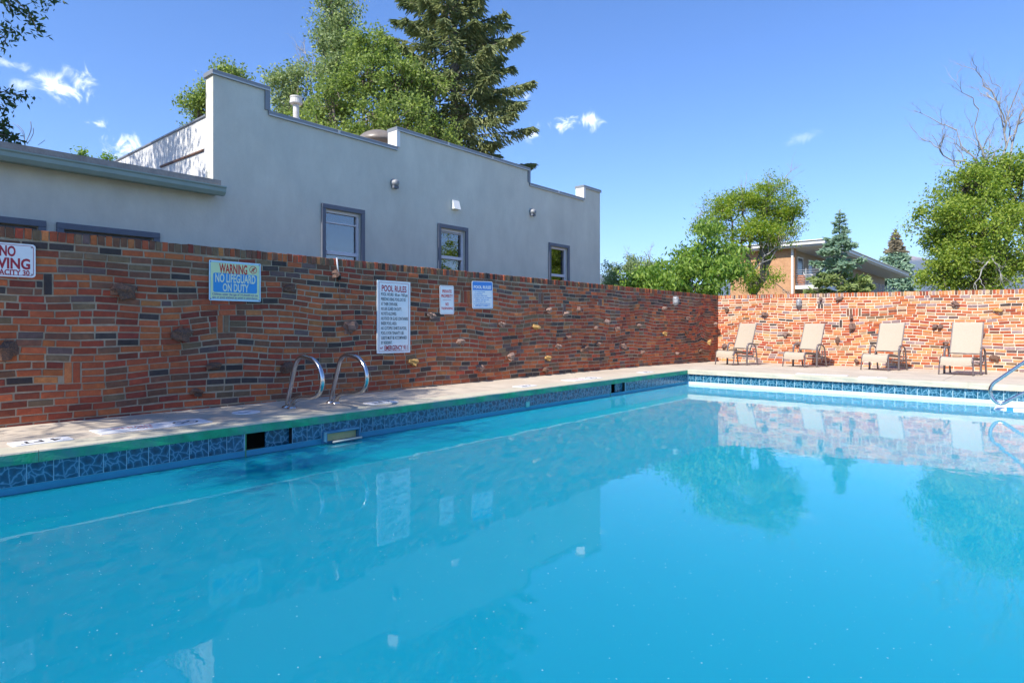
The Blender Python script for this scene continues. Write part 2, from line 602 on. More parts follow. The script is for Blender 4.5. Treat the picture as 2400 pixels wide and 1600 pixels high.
def make_water():
    """Cloudy turquoise water: light scatters inside the body, the top mirrors by its angle, with faint ripples."""
    m = bpy.data.materials.new('cloudy pool water')
    m.use_nodes = True
    N, L = m.node_tree.nodes, m.node_tree.links
    b = N['Principled BSDF']
    b.inputs['Base Color'].default_value = (0.03, 0.30, 0.37, 1)
    b.inputs['Roughness'].default_value = 0.015
    b.inputs['IOR'].default_value = 1.333
    b.inputs['Specular IOR Level'].default_value = 0.42
    b.inputs['Subsurface Weight'].default_value = 1.0
    b.inputs['Subsurface Radius'].default_value = (0.15, 0.7, 1.0)
    b.inputs['Subsurface Scale'].default_value = 0.8
    ge = N.new('ShaderNodeNewGeometry')
    # darker near the long wall's start, paler towards the far right corner
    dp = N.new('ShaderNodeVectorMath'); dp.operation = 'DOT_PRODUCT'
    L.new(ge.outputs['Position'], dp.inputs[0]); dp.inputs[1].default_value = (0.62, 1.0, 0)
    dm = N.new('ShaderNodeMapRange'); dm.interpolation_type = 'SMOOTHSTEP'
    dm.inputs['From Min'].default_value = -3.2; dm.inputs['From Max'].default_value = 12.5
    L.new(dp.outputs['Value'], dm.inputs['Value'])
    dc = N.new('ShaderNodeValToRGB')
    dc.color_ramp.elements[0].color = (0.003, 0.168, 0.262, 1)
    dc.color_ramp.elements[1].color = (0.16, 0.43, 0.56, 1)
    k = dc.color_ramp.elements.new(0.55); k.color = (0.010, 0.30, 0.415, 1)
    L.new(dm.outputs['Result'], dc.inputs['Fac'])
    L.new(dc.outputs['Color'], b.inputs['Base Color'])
    mp = N.new('ShaderNodeMapping')
    mp.inputs['Scale'].default_value = (1.0, 1.0, 1.0)
    L.new(ge.outputs['Position'], mp.inputs['Vector'])
    n1 = N.new('ShaderNodeTexNoise'); n1.inputs['Scale'].default_value = 2.6; n1.inputs['Detail'].default_value = 3; n1.inputs['Roughness'].default_value = 0.5
    n2 = N.new('ShaderNodeTexNoise'); n2.inputs['Scale'].default_value = 0.5; n2.inputs['Detail'].default_value = 1
    L.new(mp.outputs[0], n1.inputs['Vector']); L.new(mp.outputs[0], n2.inputs['Vector'])
    mu = N.new('ShaderNodeMath'); mu.operation = 'MULTIPLY'
    L.new(n1.outputs['Fac'], mu.inputs[0]); L.new(n2.outputs['Fac'], mu.inputs[1])
    bp = N.new('ShaderNodeBump'); bp.inputs['Strength'].default_value = 1.0; bp.inputs['Distance'].default_value = 0.0034
    L.new(mu.outputs[0], bp.inputs['Height']); L.new(bp.outputs[0], b.inputs['Normal'])
    return m


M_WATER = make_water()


def make_tile_mat():
    """Glazed tile: blue field with pale crackled veins, the same design on every tile."""
    m = bpy.data.materials.new('veined blue glazed tile')
    m.use_nodes = True
    N, L = m.node_tree.nodes, m.node_tree.links
    b = N['Principled BSDF']
    b.inputs['Roughness'].default_value = 0.18
    tc = N.new('ShaderNodeTexCoord')
    oi = N.new('ShaderNodeObjectInfo')
    mu0 = N.new('ShaderNodeMath'); mu0.operation = 'MULTIPLY'; mu0.inputs[1].default_value = 3.0
    fl = N.new('ShaderNodeMath'); fl.operation = 'FLOOR'
    L.new(oi.outputs['Random'], mu0.inputs[0]); L.new(mu0.outputs[0], fl.inputs[0])
    ad = N.new('ShaderNodeVectorMath'); ad.operation = 'ADD'
    L.new(tc.outputs['Object'], ad.inputs[0]); L.new(fl.outputs[0], ad.inputs[1])
    nz = N.new('ShaderNodeTexNoise'); nz.inputs['Scale'].default_value = 14; nz.inputs['Detail'].default_value = 2
    L.new(ad.outputs[0], nz.inputs['Vector'])
    sc = N.new('ShaderNodeVectorMath'); sc.operation = 'SCALE'; sc.inputs['Scale'].default_value = 0.06
    L.new(nz.outputs['Color'], sc.inputs[0])
    a2 = N.new('ShaderNodeVectorMath'); a2.operation = 'ADD'
    L.new(ad.outputs[0], a2.inputs[0]); L.new(sc.outputs[0], a2.inputs[1])
    vo = N.new('ShaderNodeTexVoronoi'); vo.feature = 'DISTANCE_TO_EDGE'; vo.inputs['Scale'].default_value = 13.5
    L.new(a2.outputs[0], vo.inputs['Vector'])
    cr = N.new('ShaderNodeValToRGB')
    e = cr.color_ramp.elements
    e[0].position = 0.0; e[0].color = (0.17, 0.34, 0.44, 1)
    e[1].position = 0.42; e[1].color = (0.004, 0.042, 0.075, 1)
    k = cr.color_ramp.elements.new(0.07); k.color = (0.02, 0.12, 0.19, 1)
    L.new(vo.outputs['Distance'], cr.inputs['Fac'])
    L.new(cr.outputs['Color'], b.inputs['Base Color'])
    return m


M_TILE = make_tile_mat()

BRICK_COLS = [  # name, colour, share, second
    ('orange brick', (0.455, 0.118, 0.036), 31, (0.36, 0.088, 0.032)), ('red brick', (0.37, 0.075, 0.03), 27, (0.28, 0.058, 0.026)),
    ('deep red brick', (0.25, 0.052, 0.026), 11, (0.17, 0.04, 0.023)), ('amber brick', (0.50, 0.18, 0.055), 6, (0.40, 0.13, 0.045)),
    ('brown brick', (0.205, 0.085, 0.045), 13, (0.135, 0.062, 0.038)), ('olive brown brick', (0.20, 0.122, 0.066), 7, (0.145, 0.088, 0.048)),
    ('purple grey brick', (0.15, 0.09, 0.08), 5, (0.10, 0.065, 0.06)), ('charcoal brick', (0.044, 0.033, 0.031), 6, (0.075, 0.052, 0.044)),
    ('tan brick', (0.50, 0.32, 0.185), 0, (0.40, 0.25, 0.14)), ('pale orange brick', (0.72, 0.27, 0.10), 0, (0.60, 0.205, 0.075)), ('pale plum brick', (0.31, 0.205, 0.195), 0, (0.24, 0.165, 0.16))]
BRICK_MATS = [mat(n, c, 0.88, var=0.26, scale=22, bump=0.005, bscale=60, rnd=0.2, second=s, amount=0.45, sharp=0.4, coord='Position') for (n, c, w, s) in BRICK_COLS]
BRICK_W = [w for (_, _, w, _) in BRICK_COLS]

# ------------------------------------------------------------------ ground, deck, pool
PX0, PX1, PY0, PY1 = -5.97, 1.6, -0.75, 13.1      # coping edges
WATER_Z = -0.325
WO = Vector((-7.54, 1.3, 0)); WT = Vector((0.29, 16.7, 0)).normalized(); WN = Vector((WT.y, -WT.x, 0))
WLEN = 16.7
BO = Vector((-7.25, 18.0, 0)); BT = Vector((1, 0, 0)); BN = Vector((0, -1, 0))


def zdeck(y):
    return 0.0 if y <= PY1 else -0.064 * (y - PY1) / 4.9


def build_ground():
    mb = MB()
    GZ = -0.16
    E = 9000
    xs = [-E, -7.9, 8, E]; ys = [-E, -9, 18.35, E]
    for i in range(3):
        for j in range(3):
            if i == 1 and j == 1:
                continue
            mb.add([(xs[i], ys[j], GZ), (xs[i + 1], ys[j], GZ), (xs[i + 1], ys[j + 1], GZ), (xs[i], ys[j + 1], GZ)], [(0, 1, 2, 3)])
    m = mat('dry grass ground', (0.10, 0.105, 0.045), 0.95, var=0.3, scale=0.6, second=(0.17, 0.14, 0.09), amount=0.45, coord='Position')
    o = mb.build('ground', m)
    tag(o, 'dry grassy ground stretching away behind the brick walls', None, kind='structure')


build_ground()


def build_deck():
    base = MB()
    # under-deck sheet with a hole for the pool
    CW = 0.32
    xs = [-7.7, PX0 - CW + 0.02, PX1 + CW - 0.02, 8.0]; ys = [-9.0, PY0 - CW + 0.02, PY1 + CW - 0.02, 18.4]
    for i in range(3):
        for j in range(3):
            if i == 1 and j == 1:
                continue
            z0, z1 = zdeck(ys[j]) - 0.012, zdeck(ys[j + 1]) - 0.012
            base.add([(xs[i], ys[j], z0), (xs[i + 1], ys[j], z0), (xs[i + 1], ys[j + 1], z1), (xs[i], ys[j + 1], z1)], [(0, 1, 2, 3)])
    deck = base.build('pool_deck', M_JOINT)
    tag(deck, 'pale concrete pool deck running round the pool', None, kind='structure')
    G = 0.004

    def slab(x0, x1, y0, y1):
        mb = MB()
        pts = [(x0 + G, y0 + G), (x1 - G, y0 + G), (x1 - G, y1 - G), (x0 + G, y1 - G)]
        b = 0.006
        ins = [(x0 + G + b, y0 + G + b), (x1 - G - b, y0 + G + b), (x1 - G - b, y1 - G - b), (x0 + G + b, y1 - G - b)]
        vs = [(x, y, zdeck(y) - 0.012) for x, y in pts] + [(x, y, zdeck(y) - b) for x, y in pts] + [(x, y, zdeck(y)) for x, y in ins]
        fs = [(8, 9, 10, 11)]
        for i in range(4):
            j = (i + 1) % 4
            fs += [(i, j, 4 + j, 4 + i), (4 + i, 4 + j, 8 + j, 8 + i)]
        mb.add(vs, fs)
        mb.build('slab', M_CONC, deck)
    cw = 0.31
    lx0, lx1 = -7.7, PX0 - cw
    yb = [-9, -5.5, -2.2, 1.0, 3.95, 7.05, 10.1, 13.1 + cw]
    for a, b in zip(yb[:-1], yb[1:]):
        slab(lx0, lx1, a, b)
    for a, b in zip(yb[:-1], yb[1:]):
        slab(PX1 + cw, 4.8, a, b); slab(4.8, 8.0, a, b)
    for (a, b) in ((-9, -5.5), (-5.5, -2.2), (-2.2, PY0 - cw)):
        slab(lx1, -2.2, a, b); slab(-2.2, PX1 + cw, a, b)
    xb = [-7.7, -4.6, -1.3, 1.9, 4.9, 8.0]
    for a, b in zip(xb[:-1], xb[1:]):
        slab(a, b, PY1 + cw, 15.7); slab(a, b, 15.7, 18.4)
    return deck


DECK = build_deck()
OV = 0.035           # coping overhang past the tile face
SKIMS = [(2.955, 3.465), (9.85, 10.39)]
TP = 0.1735          # tile pitch


def build_pool():
    tx0, tx1, ty0, ty1 = PX0 - OV, PX1 + OV, PY0 - OV, PY1 + 0.05
    mb = MB()
    zb = -1.5
    zt = -0.085

    def wallq(p0, p1, z0, z1, mi):
        mb.add([(*p0, z0), (*p1, z0), (*p1, z1), (*p0, z1)], [(0, 1, 2, 3)], mi)
    # grout band, plaster band under it, walls and floor (skimmer mouths left open in the long wall)
    c = [(tx0, ty0), (tx0, ty1), (tx1, ty1), (tx1, ty0)]
    ysk = [ty0] + [v for s in SKIMS for v in s] + [ty1]
    for i in range(len(ysk) - 1):
        hole = i % 2 == 1
        if not hole:
            wallq((tx0, ysk[i]), (tx0, ysk[i + 1]), -0.267, zt, 0)
    wallq(c[0], c[1], -0.29, -0.267, 2)
    wallq(c[0], c[1], zb, -0.29, 2)
    for i in range(1, 4):
        wallq(c[i], c[(i + 1) % 4], -0.267, zt, 0)
        wallq(c[i], c[(i + 1) % 4], zb, -0.267, 1 if i == 1 else 2)
    mb.add([(*p, zb) for p in c], [(0, 1, 2, 3)], 2)
    pool = mb.build('pool_basin', [M_GROUT, M_PLASTER, M_PLASTER_B])
    tag(pool, 'rectangular swimming pool basin with a blue tile waterline', None, kind='structure')
    # tiles
    tm = MB()
    tm.bbox((-TP / 2 + 0.0042, -0.003, -0.086), (TP / 2 - 0.0042, 0.006, 0.079), 0.0025)
    tme = tm.mesh('tile', M_TILE)
    zc = -0.178
    n = int((ty1 - ty0) / TP)
    y = ty1 - TP / 2
    first = 1.2113 - 8 * TP
    ys = [first + k * TP + TP / 2 for k in range(90)]
    for yy in ys:
        if yy > ty1 - 0.05 or yy < ty0:
            continue
        if any(a - 0.02 < yy < b + 0.02 for a, b in SKIMS):
            continue
        o = link('tile', tme, pool)
        o.location = (tx0, yy, zc); o.rotation_euler = (0, 0, R(-90) + R(180))
        o.rotation_euler = (random.uniform(-.006, .006), 0, R(-90) )
        o.rotation_euler.z = R(-90)
        o.scale = (1, -1, 1) if False else (1, 1, 1)
    k = 0
    while True:
        xx = tx0 + 0.03 + TP / 2 + k * TP
        if xx > tx1:
            break
        o = link('tile', tme, pool)
        o.location = (xx, ty1, zc); o.rotation_euler = (0, 0, R(180))
        k += 1
    # coping in cast lengths
    CW = 0.31

    def cope(p0, p1, inward, green):
        """p0-p1 along the pool edge; inward points to the water."""
        p0, p1, inn = Vector((*p0, 0)), Vector((*p1, 0)), Vector((*inward, 0))
        t = (p1 - p0).normalized()
        a, b = p0 + t * 0.0012, p1 - t * 0.0012
        prof = [(-CW, -0.10), (0.0, -0.097), (0.0, -0.016), (-0.004, -0.005), (-0.012, 0.0), (-CW, 0.0)]
        steps = max(2, int((b - a).length / 0.35))
        m = MB()
        vs, fs = [], []
        for i in range(steps + 1):
            p = a.lerp(b, i / steps)
            for (u, z) in prof:
                ww = 0.0035 * math.sin(p.x * 9 + p.y * 7.3 + z * 40) if u > -0.1 else 0
                vs.append(p + inn * (u + ww) + Vector((0, 0, z + 0.001)))
        nP = len(prof)
        mi = []
        for i in range(steps):
            for q in range(nP):
                q2 = (q + 1) % nP
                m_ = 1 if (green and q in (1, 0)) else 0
                fs.append((i * nP + q, i * nP + q2, (i + 1) * nP + q2, (i + 1) * nP + q)); mi.append(m_)
        fs.append(tuple(range(nP))); mi.append(0)
        fs.append(tuple(steps * nP + q for q in range(nP))[::-1]); mi.append(0)
        cen = sum(vs, Vector()) / len(vs)
        o0 = len(m.v)
        m.v = [tuple(v) for v in vs]
        for f, q in zip(fs, mi):
            P = [vs[x] for x in f]
            nn = (P[1] - P[0]).cross(P[2] - P[0])
            mid = sum(P, Vector()) / len(P)
            loc = cen + t * (mid - cen).dot(t)
            d = mid - loc
            if abs(nn.normalized().dot(t)) > 0.9:
                d = t * (mid - cen).dot(t)
            m.f.append(list(f) if nn.dot(d) > 0 else list(f)[::-1]); m.mi.append(q); m.sm.append(False)
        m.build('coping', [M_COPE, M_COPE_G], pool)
    ybr = [PY0, 1.28, 4.1, 6.9, 10.0, PY1]
    for a, b in zip(ybr[:-1], ybr[1:]):
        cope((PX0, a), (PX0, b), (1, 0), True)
        cope((PX1, a), (PX1, b), (-1, 0), False)
    xbr = [PX0 - CW, -3.4, -0.9, PX1 + CW]
    for a, b in zip(xbr[:-1], xbr[1:]):
        cope((a, PY1), (b, PY1), (0, -1), False)
        cope((a, PY0), (b, PY0), (0, 1), False)
    # skimmers
    for i, (a, b) in enumerate(SKIMS):
        s = MB()
        D = 0.34
        z0, z1 = -0.34, -0.098
        x = tx0
        s.add([(x, a, z0), (x - D, a, z0), (x - D, a, z1), (x, a, z1)], [(0, 1, 2, 3)], 0)
        s.add([(x, b, z0), (x - D, b, z0), (x - D, b, z1), (x, b, z1)], [(3, 2, 1, 0)], 0)
        s.add([(x - D, a, z0), (x - D, b, z0), (x - D, b, z1), (x - D, a, z1)], [(3, 2, 1, 0)], 0)
        s.add([(x, a, z1), (x - D, a, z1), (x - D, b, z1), (x, b, z1)], [(0, 1, 2, 3)], 0)
        sk = s.build('skimmer_opening', [M_DARK], pool)
        f = MB()
        f.bbox((x - 0.06, a, z0), (x + 0.007, a + 0.012, z1), 0.003)
        f.build('skimmer_frame', mat('green skimmer frame', (0.10, 0.33, 0.13), 0.6), sk)
        w = MB()
        mid = a + (b - a) * 0.48
        w.bbox((x - 0.07, mid, -0.28), (x - 0.055, b - 0.004, -0.102), 0.003)
        w.bbox((x - 0.065, mid - 0.008, -0.30), (x - 0.045, mid, -0.10), 0.002)
        w.build('weir_door', M_TILE, sk)
        l = MB()
        l.bbox((x - 0.16, a + 0.03, -0.335), (x - 0.012, b - 0.02, -0.288), 0.008)
        l.build('weir_float', M_BEIGE, sk)
    # recessed step under the grab rails
    st = MB()
    a, b = 3.82, 4.27
    x = tx0 + 0.009
    st.bbox((x - 0.03, a, -0.335), (x + 0.012, b, -0.188), 0.008)
    st.bbox((x + 0.012, a, -0.208), (x + 0.085, b, -0.192), 0.005)
    st.bbox((x + 0.012, a, -0.30), (x + 0.082, a + 0.016, -0.207), 0.005)
    st.bbox((x + 0.012, b - 0.02, -0.30), (x + 0.082, b, -0.207), 0.005)
    step = st.build('recessed_step', mat('blue step shell', (0.05, 0.20, 0.32), 0.5), pool)
    st2 = MB()
    st2.bbox((x + 0.013, a + 0.018, -0.30), (x + 0.02, b - 0.022, -0.212), 0.002)
    st2.build('step_back', M_BEIGE, step)
    st3 = MB()
    st3.tube([(x + 0.10, a + 0.07, -0.303), (x + 0.10, b, -0.30)], 0.011, 8)
    st3.build('step_lip', mat('bright step lip', (0.72, 0.68, 0.52), 0.4), step)
    # return fitting
    p = onX(1235, 949, tx0)
    rf = MB()
    rf.bbox((tx0, p.y - 0.045, p.z - 0.03), (tx0 + 0.03, p.y + 0.045, p.z + 0.06), 0.012)
    rf.build('return_fitting', mat('pale green fitting', (0.25, 0.55, 0.45), 0.5), pool)
    # corner entry step with blue edge marks
    cs = MB()
    cs.bbox((-0.52, 12.22, -1.45), (PX1 + 0.03, ty1 - 0.001, -0.298), 0.03)
    cstep = cs.build('entry_step', M_CHIP, pool)
    for (u0, u1) in ((-0.36, -0.28), (0.02, 0.11), (0.4, 0.48)):
        q = MB()
        q.bbox((u0, 12.205, -0.345), (u1, 12.36, -0.291), 0.006)
        q.build('edge_mark', M_BLUESIGN, cstep)
    return pool, tx0


POOL, TILE_X = build_pool()


def build_water():
    mb = MB()
    mb.box((PX0 - OV + 0.001, PY0 - OV + 0.001, -1.48), (PX1 + OV - 0.001, PY1 + 0.049, WATER_Z))
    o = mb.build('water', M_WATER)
    tag(o, 'still turquoise pool water mirroring the walls and trees', None, kind='structure')
    # flakes and pollen drifting on the surface
    vs = []
    for i in range(2600):
        u = RNG.random()
        x = -5.8 + 5.6 * RNG.random() ** 1.2
        y = 0.4 + 3.6 * RNG.random() ** 1.1
        s = 0.0009 + 0.0030 * RNG.random() ** 3
        a = RNG.random() * 6.3
        c, d = math.cos(a) * s, math.sin(a) * s
        z = WATER_Z + 0.0015
        vs += [(x + c, y + d, z), (x - d, y + c * .7, z), (x - c, y - d, z), (x + d, y - c * .7, z)]
    me = rawmesh('floating_specks', np.array(vs), 4, mat('pale drifting specks', (0.32, 0.48, 0.52), 0.6))
    tag(link('floating_specks', me), 'tiny pale specks drifting on the near water', None, kind='stuff')


build_water()


def build_litter():
    vs = []
    for i in range(260):
        if RNG.random() < 0.55:
            y = 0.5 + 17 * RNG.random(); x = -7.45 + abs(RNG.normal()) * 0.35
        else:
            x = -7 + 8 * RNG.random(); y = 17.85 - abs(RNG.normal()) * 0.8
        if y < 13.2 and x > -6.1:
            continue
        s = 0.006 + 0.014 * RNG.random() ** 2
        a = RNG.random() * 6.3
        c, d = math.cos(a) * s, math.sin(a) * s
        z = zdeck(y) + 0.004
        vs += [(x + c, y + d, z), (x - d * .5, y + c * .5, z + .003), (x - c, y - d, z), (x + d * .5, y - c * .5, z + .002)]
    me = rawmesh('leaf_litter', np.array(vs), 4, mat('dry leaf bits', (0.13, 0.09, 0.05), 0.9, var=0.3))
    tag(link('leaf_litter', me), 'dry leaf bits scattered on the deck along the walls', None, kind='stuff')


build_litter()


# ------------------------------------------------------------------ brick walls
def brick_faces(L_, H_, D_, b=0.005, jit=0.003):
    """Front-chamfered brick centred on its face: x along, y out of the wall, z up."""
    j = lambda: random.uniform(-jit, jit)
    x, z = L_ / 2, H_ / 2
    vs = [(-x, -D_, -z), (x, -D_, -z), (x, -D_, z), (-x, -D_, z)]
    o = [(-x + j(), -b + j() * .5, -z + j()), (x + j(), -b + j() * .5, -z + j()), (x + j(), -b + j() * .5, z + j()), (-x + j(), -b + j() * .5, z + j())]
    i = [(o[0][0] + b, 0 + j() * .5, o[0][2] + b), (o[1][0] - b, j() * .5, o[1][2] + b), (o[2][0] - b, j() * .5, o[2][2] - b), (o[3][0] + b, j() * .5, o[3][2] - b)]
    vs = vs + o + i
    fs = [(11, 10, 9, 8)]
    for k in range(4):
        q = (k + 1) % 4
        fs += [(4 + k, k, q, 4 + q), (8 + k, 4 + k, 4 + q, 8 + q)]
    return vs, fs


BL0, BH0, JT0 = 0.186, 0.056, 0.0142


def brick_mesh(ci, var, L_, H_, nm, BRICK_LIB):
    key = (ci, var, nm)
    if key not in BRICK_LIB:
        vs, fs = brick_faces(L_, H_, 0.05)
        m = MB().add(vs, [f[::-1] for f in fs])
        BRICK_LIB[key] = m.mesh(nm, BRICK_MATS[ci])
    return BRICK_LIB[key]


def wave(s, f, seed):
    """How far a course rises and dips along the wall: none at the foot and the top, most in between."""
    a = math.sin(math.pi * min(1, max(0, f))) ** 0.8
    w = (0.45 * math.sin(s * 1.9 + seed + f * 3.1) + 0.35 * math.sin(s * 3.3 + 2.1 * seed + f * 5.2) + 0.3 * math.sin(s * 0.8 - seed + f * 2.0)
         + 0.18 * math.sin(s * 6.1 + seed * 3 - f * 7))
    return a * 0.046 * w


def build_wall(origin, T, NV, s0, s1, body0, body1, ztop, seed, label, verticals, weights, mortar, k_, capw, name='brick_wall', ground_y=None, extra_wave=None):
    root = empty(name, (0, 0, 0))
    tag(root, label, 'wall', 'brick walls round the pool')
    TH = 0.2
    BL, BH, JT = BL0 * k_, BH0 * k_, JT0 * k_
    lib_b = {}

    def P(s, off, z):
        return origin + T * s + NV * off + Vector((0, 0, z))
    # mortar body
    mb = MB()
    n = 24
    for i in range(n):
        a, b = body0 + (body1 - body0) * i / n, body0 + (body1 - body0) * (i + 1) / n
        za, zb = ztop(a) - 0.012, ztop(b) - 0.012
        f, k = -0.0075, -TH
        mb.add([P(a, f, -0.3), P(b, f, -0.3), P(b, f, zb), P(a, f, za), P(a, k, -0.3), P(b, k, -0.3), P(b, k, zb), P(a, k, za)],
               [(0, 1, 2, 3) if T.x > 0.5 else (0, 1, 2, 3), (3, 2, 6, 7), (5, 4, 7, 6)])
    mb.build('mortar', mortar, root)
    items = []          # (area, s, z, length, height, slope, colour, kind)
    pitch_z = BH + JT
    nrows = 29
    for r in range(nrows):
        s = s0 - random.random() * 0.2
        last = None
        while s < s1:
            L_ = BL * random.choice((1, 1, 1, 1, 1, 1.03, 0.97, 0.5 if random.random() < 0.5 else 1))
            L_ *= random.uniform(0.985, 1.015)
            if s + L_ > s1 + 0.002:
                L_ = s1 - s
                if L_ < 0.03:
                    break
            blocked = None
            for (va, vb, r0, nr) in verticals:
                if r0 <= r < r0 + nr and s < vb and s + L_ > va:
                    blocked = (va, vb)
            if blocked:
                if s < blocked[0] - 0.05:
                    L_ = blocked[0] - JT - s
                else:
                    s = blocked[1] + JT
                    continue
            c = s + L_ / 2
            zt = ztop(c)
            z = zt - 0.113 - (r + 0.5) * pitch_z
            f = (zt - z) / zt
            dz = wave(c, f, seed)
            sl = (wave(c + 0.05, f, seed) - wave(c - 0.05, f, seed)) / 0.1
            if extra_wave:
                dz += extra_wave(c, f); sl += (extra_wave(c + 0.05, f) - extra_wave(c - 0.05, f)) / 0.1
            if z + dz > (ground_y(c) if ground_y else 0) - 0.03:
                ci = random.choices(range(11), weights)[0]
                if r < 4 and random.random() < 0.4:
                    ci = random.choice((4, 5, 6, 4, 7, 2)) if k_ > 1 else ci
                if last is not None and random.random() < 0.16:
                    ci = last
                last = ci
                items.append((c, z + dz, L_, BH, sl, ci, random.uniform(-0.003, 0.004) + (0.004 if random.random() < .1 else 0)))
            s += L_ + JT
    for (va, vb, r0, nr) in verticals:
        k = max(1, round((vb - va + JT) / (BH + JT)))
        w = (vb - va - (k - 1) * JT) / k
        for q in range(k):
            c = va + w / 2 + q * (w + JT)
            zt = ztop(c)
            H_ = nr * pitch_z - JT
            z = zt - 0.113 - r0 * pitch_z - nr * pitch_z / 2
            f = (zt - z) / zt
            dz = wave(c, f, seed) + (extra_wave(c, f) if extra_wave else 0)
            items.append((c, z + dz, w, H_, 0.0, random.choice((1, 3, 4, 5, 6, 7, 0)), 0.002))

    def shown(it):
        p = P(it[0], 0, it[1])
        d = p.x * -SA + p.y * CA
        px = CX + FOC * (p.x * CA + p.y * SA) / max(d, .1)
        if d < 0.3 or px < -40 or px > 2440:
            return 0
        return it[2] * it[3] / d ** 2
    items.sort(key=shown, reverse=True)
    for it in items[:298]:
        c, z, L_, H_, sl, ci, off = it
        if H_ > 0.1:
            vs, fs = brick_faces(L_, H_, 0.05)
            me = MB().add(vs, [f[::-1] for f in fs]).mesh('brick', BRICK_MATS[ci]); sc = 1
        else:
            me = brick_mesh(ci, random.randrange(4), BL, BH, 'brick', lib_b); sc = L_ / BL
        o = link('brick', me, root)
        M = Matrix.Translation(P(c, off, z)) @ Matrix((( T.x, NV.x, 0), (T.y, NV.y, 0), (0, 0, 1))).to_4x4() @ Matrix.Rotation(-math.atan(sl), 4, 'Y') @ Matrix.Rotation(random.uniform(-.006, .006), 4, 'Z')
        o.matrix_basis = M @ Matrix.Diagonal((sc, 1, 1, 1))
    rest = MB()
    for it in items[298:]:
        c, z, L_, H_, sl, ci, off = it
        vs, fs = brick_faces(L_, H_, 0.045)
        M = Matrix.Translation(P(c, off, z)) @ Matrix((( T.x, NV.x, 0), (T.y, NV.y, 0), (0, 0, 1))).to_4x4() @ Matrix.Rotation(-math.atan(sl), 4, 'Y') @ Matrix.Rotation(random.uniform(-.008, .008), 4, 'Z')
        rest.add([M @ Vector(v) for v in vs], [f[::-1] for f in fs], ci)
    o = rest.build('brickwork', BRICK_MATS, root)
    tag(o, kind='stuff')
    # top course of bricks set on edge
    s = s0
    lib = {}
    k = 0
    while s < s1 and k < 296:
        w = 0.0535 * k_ * random.uniform(0.94, 1.06)
        key = (random.choices(range(11), capw)[0], random.randrange(3))
        if key not in lib:
            vs, fs = brick_faces(0.0535, 0.1, 0.2, 0.004)
            m = MB().add(vs, [f[::-1] for f in fs])
            lib[key] = m.mesh('capping_brick', BRICK_MATS[key[0]])
        o = link('capping_brick', lib[key], root)
        zt = ztop(s)
        o.matrix_basis = (Matrix.Translation(P(s + w / 2, random.uniform(0.0, 0.008), zt - 0.052 + random.uniform(-.004, .004)))
                          @ Matrix(((T.x, NV.x, 0), (T.y, NV.y, 0), (0, 0, 1))).to_4x4()
                          @ Matrix.Rotation(random.uniform(-.03, .03), 4, 'Y') @ Matrix.Rotation(random.uniform(-.04, .04), 4, 'Z') @ Matrix.Diagonal((w / 0.0535, 1, 1, 1)))
        s += w + 0.0115 * k_
        k += 1
    return root


def ztop_l(s):
    return 1.925 - 0.035 * max(s, -1) / 16.7


def ztop_b(s):
    return 1.89 - 0.0113 * s


def ripple_l(c, f):
    # the courses kink sharply near the far corner
    g = math.exp(-((c - 15.6) / 0.5) ** 2)
    return g * 0.05 * (1 - abs((c - 15.6) / 0.25) if abs(c - 15.6) < 0.5 else -1) * math.sin(math.pi * min(1, max(0, f)))


vert_l = [(0.36, 0.425, 4, 3), (0.53, 0.665, 16, 3), (2.06, 2.19, 10, 3), (4.62, 4.76, 8, 3), (6.1, 6.4, 3, 3), (8.2, 8.35, 2, 3), (9.0, 9.075, 5, 4), (10.3, 10.5, 3, 2)]
vert_b = [(2.75, 2.88, 2, 2), (3.45, 3.78, 4, 3), (3.28, 3.34, 8, 3), (5.9, 6.05, 13, 2)]
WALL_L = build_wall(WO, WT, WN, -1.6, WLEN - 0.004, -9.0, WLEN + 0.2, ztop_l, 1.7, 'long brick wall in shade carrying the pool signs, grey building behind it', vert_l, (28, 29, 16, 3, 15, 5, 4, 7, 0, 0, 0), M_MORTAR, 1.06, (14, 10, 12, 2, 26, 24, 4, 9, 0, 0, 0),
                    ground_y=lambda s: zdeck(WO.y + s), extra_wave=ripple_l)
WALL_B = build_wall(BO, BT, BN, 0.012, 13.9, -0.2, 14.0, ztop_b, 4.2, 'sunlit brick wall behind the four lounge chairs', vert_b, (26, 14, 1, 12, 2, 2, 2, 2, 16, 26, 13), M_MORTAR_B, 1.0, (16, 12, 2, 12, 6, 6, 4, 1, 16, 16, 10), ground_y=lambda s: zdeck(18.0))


# stones set into the walls
def stone_mesh(seed, m):
    rg = random.Random(seed)
    vs, fs = [], []
    seg, rings = 9, 5
    ph = [rg.uniform(0, 6.28) for _ in range(6)]
    for i in range(rings + 1):
        el = math.pi * i / rings - math.pi / 2
        for k in range(seg):
            az = 2 * math.pi * k / seg
            d = Vector((math.cos(el) * math.cos(az), math.cos(el) * math.sin(az), math.sin(el)))
            r = 1 + 0.22 * math.sin(3 * az + ph[0]) * math.cos(el) + 0.18 * math.sin(4 * el + ph[1] + az) + rg.uniform(-.27, .27)
            # squarish knocked-off corners
            q = max(abs(d.x), abs(d.y), abs(d.z))
            vs.append(d * r * (0.6 + 0.4 / q * 0.8))
    for i in range(rings):
        for k in range(seg):
            k2 = (k + 1) % seg
            fs.append((i * seg + k, i * seg + k2, (i + 1) * seg + k2, (i + 1) * seg + k))
    return MB().add(vs, fs).mesh('stone', m)


SL = {k: [stone_mesh(i * 7 + j, m) for j in range(4)] for i, (k, m) in enumerate({'d': M_STONE_D, 'b': M_STONE_B, 'l': M_STONE_L, 'y': M_STONE_Y}.items())}


